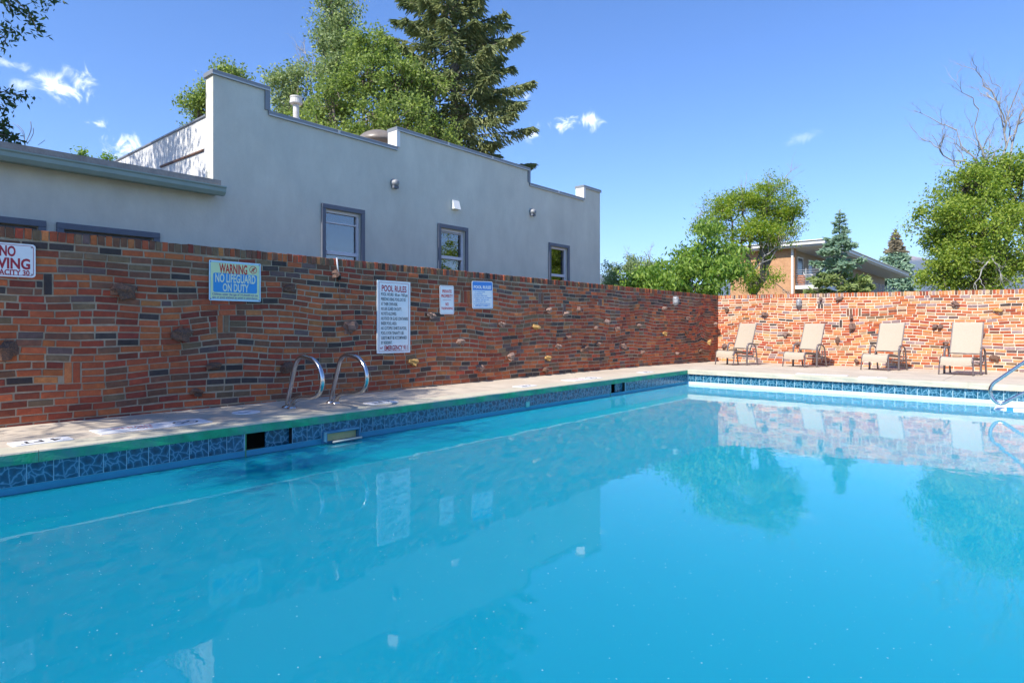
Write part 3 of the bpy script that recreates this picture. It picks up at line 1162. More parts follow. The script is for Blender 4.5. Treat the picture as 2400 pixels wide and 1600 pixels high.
def wall_hit_l(px, py, off=0.0):
    r = ray(px, py)
    o = WO + WN * off
    t = (o - CAMP).dot(WN) / r.dot(WN)
    return CAMP + r * t


def stones(root, lst, hit, T, NV, k):
    for (px, py, w, h, kind) in lst:
        p = hit(px, py)
        d = (p - CAMP).dot(Vector((-SA, CA, 0)))
        m = FOC / d
        sx = w / m / k(px) * 0.55
        sz = h / m * 0.52
        sx = min(sx, 1.5 * sz + 0.015)
        o = link('stone', random.choice(SL[kind]), root)
        o.matrix_basis = (Matrix.Translation(p + NV * 0.012) @ Matrix(((T.x, NV.x, 0), (T.y, NV.y, 0), (0, 0, 1))).to_4x4()
                          @ Matrix.Rotation(random.uniform(-.35, .35), 4, 'Y') @ Matrix.Diagonal((sx, min(0.075, 0.75 * (sx + sz)), sz, 1)))


kl = lambda px: abs(SA - ((px - CX) / FOC) * CA) + 0.0
stones(WALL_L, [(288, 683, 62, 36, 'd'), (426, 783, 42, 30, 'd'), (13, 822, 52, 42, 'd'), (497, 858, 42, 16, 'd'), (459, 919, 46, 18, 'd'), (677, 675, 36, 15, 'd'),
                (820, 767, 42, 27, 'b'), (670, 861, 32, 22, 'd'), (785, 642, 16, 18, 'b'), (968, 848, 26, 16, 'y'), (1008, 740, 25, 14, 'l'), (1078, 801, 22, 15, 'l'),
                (1173, 760, 21, 12, 'l'), (1196, 834, 18, 16, 'l'), (1124, 862, 24, 14, 'l'), (1285, 726, 12, 11, 'l'), (1324, 736, 11, 11, 'l'), (1356, 726, 12, 13, 'b'),
                (1253, 766, 20, 10, 'y'), (1420, 754, 20, 12, 'l'), (1368, 817, 14, 14, 'd'), (1283, 839, 16, 11, 'y'), (1460, 812, 14, 14, 'b'), (1306, 812, 14, 12, 'l'),
                (1277, 867, 15, 12, 'd'), (1555, 723, 8, 9, 'l'), (1497, 763, 11, 8, 'l'), (1557, 782, 9, 9, 'y'), (1641, 822, 8, 10, 'd'), (1661, 802, 8, 10, 'y'),
                (1675, 759, 7, 8, 'l'), (1504, 825, 14, 8, 'b'), (1584, 828, 10, 7, 'l'), (1608, 780, 10, 7, 'd'), (1400, 806, 18, 8, 'l'), (1330, 790, 10, 8, 'b'),
                (1445, 770, 10, 9, 'b'), (1395, 768, 9, 9, 'b'), (1610, 745, 8, 7, 'b')], wall_hit_l, WT, WN, kl)
kb = lambda px: CA + ((px - CX) / FOC) * SA
stones(WALL_B, [(1704, 726, 9, 10, 'd'), (1792, 737, 17, 11, 'b'), (1924, 701, 8, 10, 'b'), (1967, 701, 17, 10, 'b'), (1842, 782, 16, 9, 'l'), (1963, 797, 11, 13, 'd'),
                (1995, 743, 9, 14, 'b'), (1997, 767, 17, 20, 'b'), (1698, 812, 9, 13, 'b'), (1871, 804, 14, 9, 'l'), (2238, 712, 19, 12, 'b'), (2339, 727, 20, 8, 'y'),
                (2191, 766, 13, 12, 'b'), (2204, 766, 13, 12, 'b'), (2305, 782, 10, 9, 'b'), (2217, 803, 12, 9, 'l'), (2330, 839, 21, 13, 'd'), (2007, 846, 11, 10, 'b')],
       lambda px, py: onY(px, py, 18.0), BT, BN, kb)

# ------------------------------------------------------------------ grey building behind the long wall
BX = -10.0


def build_building():
    root = empty('stucco_building', (BX, 9, 0))
    tag(root, 'long grey stucco building with a stepped parapet behind the shaded brick wall', 'building')
    inv = Matrix.Translation(Vector((-BX, -9, 0)))

    def part(mb, name, m, parent=root):
        mb.v = [tuple(inv @ Vector(v)) for v in mb.v] if parent is root else mb.v
        return mb.build(name, m, parent)
    Y0, YR = 4.4, 15.83
    prof = [(-7.0, 4.4, 3.12), (4.4, 5.32, 5.03), (5.32, 8.11, 4.62), (8.11, 12.43, 5.03), (12.43, 14.95, 4.65), (14.95, YR, 5.03)]
    W = {}

    def wrect(pl, pr, ptop, px_top, zbot):
        a, b = onX(pl, 600, BX).y, onX(pr, 600, BX).y
        zt = onX(px_top, ptop, BX).z
        return (a, b, zbot, zt)
    wins = [wrect(752, 853, 476, 752, 1.55), wrect(1025, 1095, 523, 1025, 1.55), wrect(1285, 1333, 568, 1285, 1.55),
            (0.6, onX(107, 523, BX).y, 1.0, 2.36), (onX(131, 527, BX).y, onX(373, 551, BX).y, 1.0, 2.36)]
    TW = 0.085          # trim width
    holes = [(a + TW, b - TW, z0, z1 - TW) for (a, b, z0, z1) in wins]
    ys = sorted({v for p in prof for v in p[:2]} | {v for h in holes for v in h[:2]})
    zs = sorted({-0.2, 3.12, 4.62, 4.65, 5.03} | {v for h in holes for v in h[2:]})
    TH = 0.26

    def full(i, j):
        if i < 0 or j < 0 or i >= len(ys) - 1 or j >= len(zs) - 1:
            return False
        y, z = (ys[i] + ys[i + 1]) / 2, (zs[j] + zs[j + 1]) / 2
        if any(h[0] < y < h[1] and h[2] < z < h[3] for h in holes):
            return False
        return any(p[0] < y < p[1] and z < p[2] for p in prof)
    mb = MB()
    f, k = BX, BX - TH
    for i in range(len(ys) - 1):
        for j in range(len(zs) - 1):
            if not full(i, j):
                continue
            a, b, c, d = ys[i], ys[i + 1], zs[j], zs[j + 1]
            mb.add([(f, a, c), (f, b, c), (f, b, d), (f, a, d)], [(0, 1, 2, 3)])
            mb.add([(k, a, c), (k, b, c), (k, b, d), (k, a, d)], [(3, 2, 1, 0)])
            if not full(i - 1, j): mb.add([(f, a, c), (f, a, d), (k, a, d), (k, a, c)], [(0, 1, 2, 3)])
            if not full(i + 1, j): mb.add([(f, b, c), (f, b, d), (k, b, d), (k, b, c)], [(3, 2, 1, 0)])
            if not full(i, j + 1): mb.add([(f, a, d), (f, b, d), (k, b, d), (k, a, d)], [(0, 1, 2, 3)])
            if not full(i, j - 1): mb.add([(f, a, c), (f, b, c), (k, b, c), (k, a, c)], [(3, 2, 1, 0)])
    part(mb, 'wall', M_STUCCO)
    # end wall facing the sun, far end wall, roofs
    mb = MB()
    mb.box((-19, Y0 + 0.003, 2.6), (BX - TH - 0.003, Y0 + 0.26, 4.36))
    part(mb, 'end_wall', M_STUCCO_W)
    mb = MB()
    mb.bbox((-19, Y0 - 0.02, 4.36), (BX - TH - 0.006, Y0 + 0.29, 4.40), 0.008)
    part(mb, 'end_wall_cap', M_CAP)
    mb = MB()
    mb.box((-19, YR - 0.26, -0.2), (BX - TH - 0.003, YR - 0.003, 4.5))
    mb.box((-19.26, Y0 + 0.003, -0.2), (-19.003, YR - 0.003, 4.5))
    mb.box((-19, -7, -0.2), (-18.75, Y0 - 0.003, 3.2))
    mb.box((-18.74, -7, -0.2), (BX - TH - 0.003, -6.75, 3.0))
    part(mb, 'rear_wall', M_STUCCO)
    mb = MB()
    mb.box((-19, Y0 + 0.27, 4.05), (BX - TH - 0.004, YR - 0.27, 4.15))
    mb.add([(BX + 0.30, -7.3, 3.165), (BX + 0.30, Y0 - 0.01, 3.165), (BX + 0.30, Y0 - 0.01, 3.245), (BX + 0.30, -7.3, 3.245),
            (-19, -7.3, 3.40), (-19, Y0 - 0.01, 3.40), (-19, Y0 - 0.01, 3.50), (-19, -7.3, 3.50)],
           [(0, 1, 2, 3), (3, 2, 6, 7), (0, 4, 5, 1), (1, 5, 6, 2), (0, 3, 7, 4)])
    part(mb, 'roof', M_ROOFEDGE)
    # flashing left by an older roof line on the end wall
    p0, p1 = onY(377, 391, Y0), onY(478, 352, Y0)
    mb = MB()
    mb.tube([p0 + Vector((0, -0.004, 0)), p1 + Vector((0, -0.004, 0))], 0.022, 6)
    part(mb, 'flashing', M_STONE_B)
    # eave, gutter
    mb = MB()
    mb.box((BX + 0.003, -7.2, 3.05), (BX + 0.20, Y0 + 0.02, 3.115))
    part(mb, 'soffit', M_GUTTER)
    mb = MB()
    poly = [(BX + 0.205, 0, 3.02), (BX + 0.275, 0, 3.02), (BX + 0.32, 0, 3.07), (BX + 0.325, 0, 3.12), (BX + 0.345, 0, 3.14), (BX + 0.345, 0, 3.155), (BX + 0.205, 0, 3.155)]
    mb.prism([(x, -7.2, z) for x, y, z in poly], (0, 7.2 + Y0 + 0.06, 0))
    part(mb, 'gutter', M_GUTTER)
    # metal parapet caps, with pale drip edge
    capz = prof[1:]
    for i, (a, b, z) in enumerate(capz):
        hi = z > 4.8
        aa = a - (0.03 if hi else -0.002); bb = b + (0.03 if hi else -0.002)
        mb = MB()
        mb.bbox((BX - TH - 0.03, aa, z - 0.05), (BX + 0.035, bb, z + 0.03), 0.006)
        cap = part(mb, 'parapet_cap', M_CAP)
        e = MB()
        e.box((BX + 0.0355, aa, z - 0.052), (BX + 0.044, bb, z - 0.032))
        n = int((bb - aa) / 1.5)
        for q in range(1, n + 1):
            yy = aa + (bb - aa) * q / (n + 1)
            e.box((BX + 0.0355, yy - 0.02, z - 0.03), (BX + 0.040, yy + 0.02, z + 0.026))
        e.v = [tuple(inv @ Vector(v)) for v in e.v]
        e.build('drip_edge', M_CAPEDGE, cap)
    # upright cap trims on the steps
    for (y, z0, z1, s) in ((5.32, 4.65, 4.98, 1), (8.11, 4.65, 4.98, -1), (12.43, 4.68, 4.98, 1), (14.95, 4.68, 4.98, -1)):
        mb = MB()
        if s > 0:
            mb.box((BX + 0.002, y - 0.06, z0), (BX + 0.03, y + 0.028, z1))
        else:
            mb.box((BX + 0.002, y - 0.028, z0), (BX + 0.03, y + 0.06, z1))
            mb.box((BX - TH, y - 0.027, z0), (BX + 0.0015, y - 0.003, z1))
        part(mb, 'step_trim', M_CAP if s > 0 else M_WHITEPAINT)
    mb = MB()
    mb.box((BX - TH - 0.75, 14.72, 4.66), (BX - TH - 0.05, 14.94, 4.80))
    part(mb, 'curb', M_WHITEPAINT)
    # windows
    for wi, ((a, b, z0, z1), h) in enumerate(zip(wins, holes)):
        t = MB()
        x0, x1 = BX + 0.002, BX + 0.045
        t.bbox((x0, a, z1 - TW), (x1, b, z1), 0.006)
        t.bbox((x0, a, z0), (x1 - .001, a + TW, z1 - TW), 0.006)
        t.bbox((x0, b - TW, z0), (x1 - .001, b, z1 - TW), 0.006)
        t.bbox((x0, a - 0.03, z0 - 0.07), (x1 + 0.03, b + 0.03, z0), 0.006)
        win = part(t, 'window', M_TRIM)
        ha, hb, hz0, hz1 = h[0] + 0.002, h[1] - 0.002, h[2] + 0.002, h[3] - 0.002

        def sub(mb, name, m):
            mb.v = [tuple(inv @ Vector(v)) for v in mb.v]
            return mb.build(name, m, win)
        s = MB()
        xs0, xs1 = BX - 0.11, BX - 0.045
        fw = 0.055 if wi < 3 else 0.045
        s.bbox((xs0, ha, hz1 - fw), (xs1, hb, hz1), 0.005)
        s.bbox((xs0, ha, hz0), (xs1, ha + fw, hz1 - fw), 0.005)
        s.bbox((xs0, hb - fw, hz0), (xs1, hb, hz1 - fw), 0.005)
        rail_z = {0: onX(800, 594, BX).z, 1: onX(1060, 604, BX).z, 2: onX(1308, 645, BX).z}.get(wi)
        if rail_z:
            s.bbox((xs0, ha + fw, rail_z - 0.035), (xs1 + 0.012, hb - fw, rail_z + 0.035), 0.005)
        if wi == 0:
            rz = onX(800, 524, BX).z
            s.bbox((xs0, ha + fw, rz - 0.012), (xs1 - 0.01, hb - fw, rz + 0.016), 0.004)
        if wi == 1:
            rz = onX(1060, 546, BX).z
            s.bbox((xs0, ha + fw, rz - 0.008), (xs1 - 0.01, hb - fw, rz + 0.010), 0.004)
        sub(s, 'sash', M_SASH if wi < 3 else M_TRIM)
        g = MB()
        g.box((BX - 0.095, ha + fw * .5, hz0 + 0.01), (BX - 0.088, hb - fw * .5, hz1 - fw * .5))
        sub(g, 'pane', M_PANE)
        c = MB()
        n = 26
        cw = [(ha + (hb - ha) * q / n) for q in range(n + 1)]
        vs, fs = [], []
        for q, y in enumerate(cw):
            x = BX - 0.19 + 0.018 * math.sin(q * 1.9) + 0.006 * math.sin(q * 4.1)
            vs += [(x, y, hz0 - 0.05), (x, y, hz1 + 0.02)]
        for q in range(n):
            if wi == 0 and 12 < q < 15: continue
            if wi in (1, 2) and q in (8, 9, 17, 18): continue
            fs.append((2 * q, 2 * q + 2, 2 * q + 3, 2 * q + 1))
        c.add(vs, fs, 0, True)
        if wi < 3:
            sub(c, 'curtain', M_CURTAIN)
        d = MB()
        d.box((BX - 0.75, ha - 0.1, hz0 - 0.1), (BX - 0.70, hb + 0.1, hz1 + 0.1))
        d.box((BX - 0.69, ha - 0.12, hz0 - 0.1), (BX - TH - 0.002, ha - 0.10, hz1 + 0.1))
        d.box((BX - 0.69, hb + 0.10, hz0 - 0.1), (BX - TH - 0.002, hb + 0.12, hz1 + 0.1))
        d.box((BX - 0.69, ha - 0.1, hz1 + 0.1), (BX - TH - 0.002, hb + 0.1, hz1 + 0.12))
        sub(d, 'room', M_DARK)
    # wall vents
    for (px, py) in ((922, 430), (1245, 497)):
        p = onX(px, py, BX)
        mb = MB()
        Mx = Matrix.Translation(p) @ Matrix.Rotation(R(90), 4, 'Y')
        mb.lathe([(0.085, 0.002), (0.085, 0.03), (0.07, 0.035), (0.07, 0.09), (0.055, 0.125), (0.02, 0.135)], 18, Mx)
        v = part(mb, 'round_vent', M_GREYMETAL)
        q = MB()
        q.box((BX + 0.02, p.y - 0.06, p.z - 0.11), (BX + 0.10, p.y + 0.06, p.z - 0.055))
        q.v = [tuple(inv @ Vector(x)) for x in q.v]
        q.build('vent_mouth', M_TRIM, v)
    p = onX(1065, 481, BX)
    mb = MB()
    w, h, dd = 0.10, 0.10, 0.11
    mb.prism([(BX + 0.002, p.y - w, p.z - h), (BX + dd, p.y - w, p.z - h), (BX + 0.05, p.y - w, p.z + h), (BX + 0.002, p.y - w, p.z + h)], (0, 2 * w, 0))
    part(mb, 'hooded_vent', M_WHITEPAINT)
    # roof vent pipe
    p = onX(694, 250, -12.0)
    mb = MB()
    k = 12.0 / 10 * 10.6 / FOC * 1.0
    mb.lathe([(0.072, -1.2), (0.072, 0.05), (0.135, 0.055), (0.15, 0.07), (0.15, 0.125), (0.138, 0.13), (0.138, 0.20), (0.148, 0.205), (0.148, 0.235), (0.02, 0.25)], 18, Matrix.Translation(p) @ Matrix.Scale(0.86, 4), 0, False)
    part(mb, 'roof_vent', mat('weathered white vent', (0.62, 0.60, 0.56), 0.6, var=0.15, scale=12))
    # skylight dome
    a, b = onX(846, 320, -11.6), onX(915, 320, -11.6)
    c = (a + b) / 2
    rr = (b.y - a.y) * 0.62
    mb = MB()
    mb.lathe([(rr * math.cos(t), rr * 0.62 * math.sin(t)) for t in [0, .25, .5, .75, 1.0, 1.3, 1.5]], 20, Matrix.Translation((c.x, c.y + 0.1, c.z - 0.17)))
    part(mb, 'skylight_dome', mat('smoked acrylic dome', (0.20, 0.17, 0.14), 0.35))
    return root


BUILDING = build_building()

# ------------------------------------------------------------------ apartment block far behind the sunlit wall


def build_apartment():
    root = empty('apartment_building', (-14, 50, 0))
    tag(root, 'orange brick apartment block with an upper balcony under a white roof', 'building')

    def part(mb, name, m, parent=root):
        mb.v = [(v[0] + 14, v[1] - 50, v[2]) for v in mb.v]
        return mb.build(name, m, parent)
    XI, XO, YF, YE = -11.25, -9.33, 39.0, 69.0     # inner facade, roof edge, front end, far end
    ZS, ZR = 3.42, 5.62
    mb = MB()
    mb.box((-14.9, YF, -0.2), (XI, YF + 0.3, ZR))
    mb.box((XI, YF, -0.2), (XI + 0.22, YF + 0.3, ZR))
    part(mb, 'end_wall', M_ORANGEBR)
    mb = MB()
    mb.box((-14.9, YF + 0.31, -0.2), (XI, YE, ZR))
    part(mb, 'side_wall', M_TAN)
    mb = MB()
    mb.bbox((-15.1, YF - 0.5, ZR + 0.003), (XO, YE + 0.6, ZR + 0.09), 0.02)
    part(mb, 'soffit', M_SOFFIT)
    mb = MB()
    mb.bbox((-15.2, YF - 0.6, ZR + 0.095), (XO + 0.1, YE + 0.7, ZR + 0.30), 0.03)
    mb.bbox((-15.3, YF - 0.68, ZR + 0.305), (XO + 0.16, YE + 0.78, ZR + 0.36), 0.02)
    part(mb, 'roof', M_WHITEPAINT)
    mb = MB()
    mb.box((XI + 0.225, YF + 0.1, ZS - 0.22), (XO - 0.25, YE, ZS))
    part(mb, 'balcony_floor', M_WHITEPAINT)
    mb = MB()
    mb.box((XI + 0.05, YF - 0.09, -0.2), (XI + 0.17, YF - 0.01, ZR))
    part(mb, 'downspout', M_WHITEPAINT)
    # balcony railing: posts and horizontal bars
    mb = MB()
    xr = XO - 0.32
    for k in range(7):
        z = ZS + 0.10 + k * 0.135
        mb.tube([(XI + 0.24, YF + 0.2, z), (xr, YF + 0.2, z)], 0.016, 5)
        mb.tube([(xr, YF + 0.2, z), (xr, YE - 1, z)], 0.016, 5)
    for yy in np.arange(YF + 0.2, YE - 1, 1.6):
        mb.tube([(xr, yy, ZS), (xr, yy, ZS + 1.0)], 0.025, 5)
    mb.tube([((XI + xr) / 2, YF + 0.2, ZS), ((XI + xr) / 2, YF + 0.2, ZS + 1.0)], 0.025, 5)
    part(mb, 'balcony_railing', mat('grey railing paint', (0.32, 0.33, 0.36), 0.5))
    for (ya, yb, za, zb, nm) in ((YF + 1.2, YF + 2.4, ZS + 0.7, ZS + 1.85, 'window'), (YF + 3.6, YF + 4.6, ZS + 0.02, ZS + 1.85, 'door'), (YF + 6.6, YF + 8.4, ZS + 0.9, ZS + 1.85, 'window'),
                                 (YF + 10.5, YF + 11.5, ZS + 0.02, ZS + 1.85, 'door'), (YF + 13.5, YF + 15, ZS + 0.9, ZS + 1.85, 'window')):
        f = MB()
        x = XI + 0.004
        t = 0.09
        f.box((x, ya, zb - t), (x + 0.06, yb, zb)); f.box((x, ya, za), (x + 0.06, ya + t, zb - t)); f.box((x, yb - t, za), (x + 0.06, yb, zb - t)); f.box((x, ya + t, za), (x + 0.06, yb - t, za + t))
        w = part(f, nm, M_WHITEPAINT)
        g = MB()
        g.box((x, ya + t, za + t), (x + 0.03, yb - t, zb - t))
        g.v = [(v[0] + 14, v[1] - 50, v[2]) for v in g.v]
        g.build('pane', M_GLASSD, w)
    return root


build_apartment()


def balcony_things():
    # chairs and a pot on the balcony
    ZS = 3.42
    def chair(x, y, rz):
        r = empty('balcony_chair', (x, y, ZS), rz)
        mb = MB()
        for sx in (-1, 1):
            mb.tube(smooth_path([(sx * .27, -.25, 0), (sx * .27, -.26, .35), (sx * .27, -.2, .62), (sx * .27, .1, .66), (sx * .27, .3, .62)], 4), 0.022, 6)
            mb.tube(smooth_path([(sx * .25, .38, 0), (sx * .25, .25, .42), (sx * .25, .42, .98)], 4), 0.022, 6)
        mb.build('frame', M_WHITEPAINT, r)
        s = MB()
        for k in range(6):
            s.box((-.25, -.22 + k * .085, .40), (.25, -.16 + k * .085, .415))
        for k in range(6):
            z = .5 + k * .085
            s.box((-.25, .275 + (z - .42) * .3, z), (.25, .29 + (z - .42) * .3, z + .055))
        s.build('seat_straps', mat('pale green straps', (0.45, 0.55, 0.42), 0.7), r)
        return r
    a = chair(-10.35, 40.0, R(75)); tag(a, 'white framed patio chair on the balcony beside the terracotta pot', 'chair', 'balcony chairs')
    b = chair(-9.95, 42.2, R(100)); tag(b, 'white framed patio chair on the balcony nearer the spruce', 'chair', 'balcony chairs')
    r = empty('flower_pot', (-10.78, 39.5, ZS))
    tag(r, 'round terracotta pot standing at the balcony corner', 'pot')
    mb = MB()
    mb.lathe([(0.16, 0), (0.24, 0.25), (0.25, 0.42), (0.20, 0.55), (0.23, 0.6), (0.18, 0.6)], 16)
    mb.build('pot', mat('terracotta', (0.50, 0.20, 0.10), 0.8), r)


balcony_things()


# ------------------------------------------------------------------ mountains
def build_hills():
    D = 5200.0
    n, rows = 220, 14
    vs, fs = [], []
    rg = random.Random(5)
    ph = [rg.uniform(0, 6.28) for _ in range(12)]

    def ridge(px):
        # ridge height in pixels above the horizon
        b = 120 + 22 * math.sin(px / 330 + 0.6) + 9 * math.sin(px / 97 + 1.0) + 5 * math.sin(px / 41) + 2.5 * math.sin(px / 17 + 2)
        b += 32 * math.exp(-((px - 2140) / 130) ** 2)
        b += 24 * math.exp(-((px - 1395) / 60) ** 2)
        return b
    for j in range(rows):
        f = j / (rows - 1)
        for i in range(n + 1):
            px = -600 + 4200 * i / n
            d = D * (0.72 + 0.28 * f)
            p = atD(px, 0, d)
            h = ridge(px) * D / FOC
            z = h * (f ** 1.15) * (1 + 0.10 * (1 - f) * math.sin(i * 0.9 + j * 1.7) + 0.008 * math.sin(i * 2.3 + j))
            vs.append((p.x, p.y, max(z, 0) - 2 if j else -2))
    for j in range(rows - 1):
        for i in range(n):
            a = j * (n + 1) + i
            fs.append((a, a + 1, a + n + 2, a + n + 1))
    mb = MB().add(vs, fs, 0, True)
    m = bpy.data.materials.new('forested mountain')
    m.use_nodes = True
    N, L = m.node_tree.nodes, m.node_tree.links
    b = N['Principled BSDF']; b.inputs['Roughness'].default_value = 1.0
    ge = N.new('ShaderNodeNewGeometry'); sp = N.new('ShaderNodeSeparateXYZ')
    L.new(ge.outputs['Position'], sp.inputs[0])
    nz = N.new('ShaderNodeTexNoise'); nz.inputs['Scale'].default_value = 0.006; nz.inputs['Detail'].default_value = 8
    L.new(ge.outputs['Position'], nz.inputs['Vector'])
    ad = N.new('ShaderNodeMath'); ad.operation = 'MULTIPLY_ADD'; ad.inputs[1].default_value = 180
    L.new(nz.outputs['Fac'], ad.inputs[0]); L.new(sp.outputs['Z'], ad.inputs[2])
    mr = N.new('ShaderNodeMapRange'); mr.inputs['From Min'].default_value = 610; mr.inputs['From Max'].default_value = 680
    L.new(ad.outputs[0], mr.inputs['Value'])
    mx = N.new('ShaderNodeMix'); mx.data_type = 'RGBA'
    L.new(mr.outputs['Result'], mx.inputs['Factor'])
    mx.inputs['A'].default_value = (0.05, 0.06, 0.045, 1); mx.inputs['B'].default_value = (0.42, 0.29, 0.23, 1)
    L.new(mx.outputs['Result'], b.inputs['Base Color'])
    o = mb.build('hills', m)
    tag(o, 'hazy blue mountains on the horizon with a bare pinkish summit', None, kind='structure')


build_hills()


def build_haze():
    mb = MB()
    mb.box((-9000, -9000, -3), (9000, 9000, 760))
    m = bpy.data.materials.new('thin air haze')
    m.use_nodes = True
    N, L = m.node_tree.nodes, m.node_tree.links
    N.remove(N['Principled BSDF'])
    v = N.new('ShaderNodeVolumePrincipled')
    v.inputs['Color'].default_value = (0.62, 0.78, 1.0, 1)
    v.inputs['Density'].default_value = HAZE
    L.new(v.outputs[0], N['Material Output'].inputs['Volume'])
    o = mb.build('haze', m)
    tag(o, 'thin blue haze in the distance', None, kind='stuff')


HAZE = 0.0001
if HAZE > 0:
    build_haze()

# ------------------------------------------------------------------ trees
LF_ELM = leafmat('elm leaf', (0.085, 0.15, 0.03), (0.35, 0.43, 0.115), trans=0.45)
LF_OLIVE = leafmat('grey green leaf', (0.121, 0.189, 0.061), (0.405, 0.472, 0.216), trans=0.42)
LF_LOCUST = leafmat('honey locust leaf', (0.10, 0.215, 0.018), (0.40, 0.46, 0.06), trans=0.45)
LF_BRIGHT = leafmat('bright green leaf', (0.07, 0.175, 0.022), (0.33, 0.45, 0.085), trans=0.42)
LF_YEL = leafmat('yellow green leaf', (0.10, 0.195, 0.025), (0.42, 0.49, 0.085), trans=0.45)
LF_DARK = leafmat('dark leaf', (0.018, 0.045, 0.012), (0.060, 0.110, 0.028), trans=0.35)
LF_SPRUCE = leafmat('spruce needle', (0.12, 0.175, 0.07), (0.42, 0.44, 0.20), trans=0.25, rough=0.7)
LF_BLUE = leafmat('blue spruce needle', (0.20, 0.31, 0.21), (0.50, 0.64, 0.48), trans=0.25, rough=0.7)
LF_BLUEG = leafmat('green spruce needle', (0.19, 0.28, 0.10), (0.52, 0.58, 0.25), trans=0.25, rough=0.7)
LF_BROWN = leafmat('browned needle', (0.24, 0.21, 0.13), (0.42, 0.36, 0.25), trans=0.15, rough=0.7)


def unit(n):
    v = RNG.normal(size=(n, 3))
    return v / np.linalg.norm(v, axis=1)[:, None]


def leaves(cent, size, asp=0.5, droop=0.35, jit=0.35):
    """Leaf-shaped quads at the given points."""
    n = len(cent)
    a = unit(n); a[:, 2] -= droop
    a /= np.linalg.norm(a, axis=1)[:, None]
    b = np.cross(a, unit(n)); b /= np.linalg.norm(b, axis=1)[:, None] + 1e-9
    L_ = size * (1 + jit * (RNG.random(n) * 2 - 1))[:, None]
    W_ = L_ * asp
    v = np.empty((n, 4, 3))
    v[:, 0] = cent - a * L_ * .5
    v[:, 1] = cent + b * W_ * .5 - a * L_ * .06
    v[:, 2] = cent + a * L_ * .5
    v[:, 3] = cent - b * W_ * .5 - a * L_ * .06
    return v.reshape(-1, 3)


def limb(mb, p0, p1, r0, r1, wob=0.08, n=5, seg=6):
    p0, p1 = Vector(p0), Vector(p1)
    L_ = (p1 - p0).length
    pts = []
    for i in range(n + 1):
        t = i / n
        p = p0.lerp(p1, t)
        if 0 < i < n:
            p += Vector(RNG.normal(size=3) * wob * L_ * 0.4)
        p.z += -0.0 * t
        pts.append(p)
    mb.tube(pts, [r0 + (r1 - r0) * (i / n) for i in range(n + 1)], seg)
    return pts


def tree(name, label, base, blobs, lm, leaf=0.12, per=1.0, r0=0.16, group='trees beyond the walls', clump=0.34, asp=0.5, bark=None, droop=0.35, twig=True, cat='tree',
         fork=0.35, shell=0.55, trunkless=False, clump_n=60, dead=None, fine=True):
    """blobs: (centre, radii, clumps). Trunk and limbs reach into every blob; leaves grow in clumps on twigs."""
    bark = bark or M_BARK
    root = empty(name, base)
    tag(root, label, cat, group)
    base = Vector(base)
    tk = MB()
    cs = [Vector(b[0]) for b in blobs]
    mean = sum(cs, Vector()) / len(cs)
    top = max(c.z for c in cs)
    forkp = base.lerp(Vector((mean.x, mean.y, base.z + (top - base.z) * fork)), 1.0)
    forkp.x = base.x + (mean.x - base.x) * 0.5; forkp.y = base.y + (mean.y - base.y) * 0.5
    limb(tk, base, forkp, r0, r0 * 0.72, 0.05, 5, 8)
    allc = []
    for (c, rad, k) in blobs:
        c = Vector(c)
        rad = (rad,) * 3 if not isinstance(rad, (tuple, list)) else rad
        pts = limb(tk, forkp, c, r0 * 0.55, r0 * 0.16, 0.10, 6, 6)
        k = int(k * per)
        u = unit(k)
        rr = (shell + (1 - shell) * RNG.random(k)) * (0.75 + 0.35 * RNG.random(k))
        rr = np.where(RNG.random(k) < 0.2, rr * 1.32, rr * 0.92)
        cc = np.array(c) + u * rr[:, None] * np.array(rad)
        if twig:
            for q in cc:
                st = pts[-1] if RNG.random() < .6 else pts[-2]
                limb(tk, st, Vector(q), r0 * 0.11, r0 * 0.03, 0.10, 3, 3)
        for q in cc:
            m = int(clump_n * (0.6 + 0.8 * RNG.random()))
            sc = clump * (0.6 + 0.8 * RNG.random())
            allc.append(q + RNG.normal(size=(m, 3)) * sc * np.array([.5, .5, .36]))
    if dead:
        for (st, en, th) in dead:
            db = MB()
            deadlimb(db, Vector(st), Vector(en), th, 4 if th > 0.04 else 3)
            db.v = [tuple(Vector(v) - base) for v in db.v]
            db.build('dead_branch', M_BARKP, root)
    tk.v = [tuple(Vector(v) - base) for v in tk.v]
    tk.build('trunk', bark, root)
    pts = np.concatenate(allc) - np.array(base)
    if fine:
        pts = np.concatenate([pts, pts + RNG.normal(size=pts.shape) * leaf * 0.7])[: int(len(pts) * 1.6)]
        leaf = leaf * 0.74
    me = rawmesh('crown', leaves(pts, leaf, asp, droop), 4, lm)
    link('crown', me, root)
    return root


def deadlimb(mb, p0, p1, th, depth):
    """Bare branch that keeps forking."""
    n = 5
    d = p1 - p0
    L_ = d.length
    pts = [p0.copy()]
    for i in range(1, n + 1):
        p = p0.lerp(p1, i / n) + Vector(RNG.normal(size=3) * L_ * 0.035)
        pts.append(p)
    mb.tube(pts, [th * (1 - 0.75 * i / n) for i in range(n + 1)], 5 if depth > 1 else 3, caps=False)
    if depth <= 0:
        return
    for k in range(5 if depth > 2 else 4 if depth > 1 else 3):
        i = 1 + int(RNG.random() * (n - 0.01))
        i = min(i, n)
        side = Vector(unit(1)[0])
        dirn = (d.normalized() * 0.8 + side * 0.75 + Vector((0, 0, 0.25))).normalized()
        deadlimb(mb, pts[i], pts[i] + dirn * L_ * (0.35 + 0.25 * RNG.random()), th * 0.42, depth - 1)


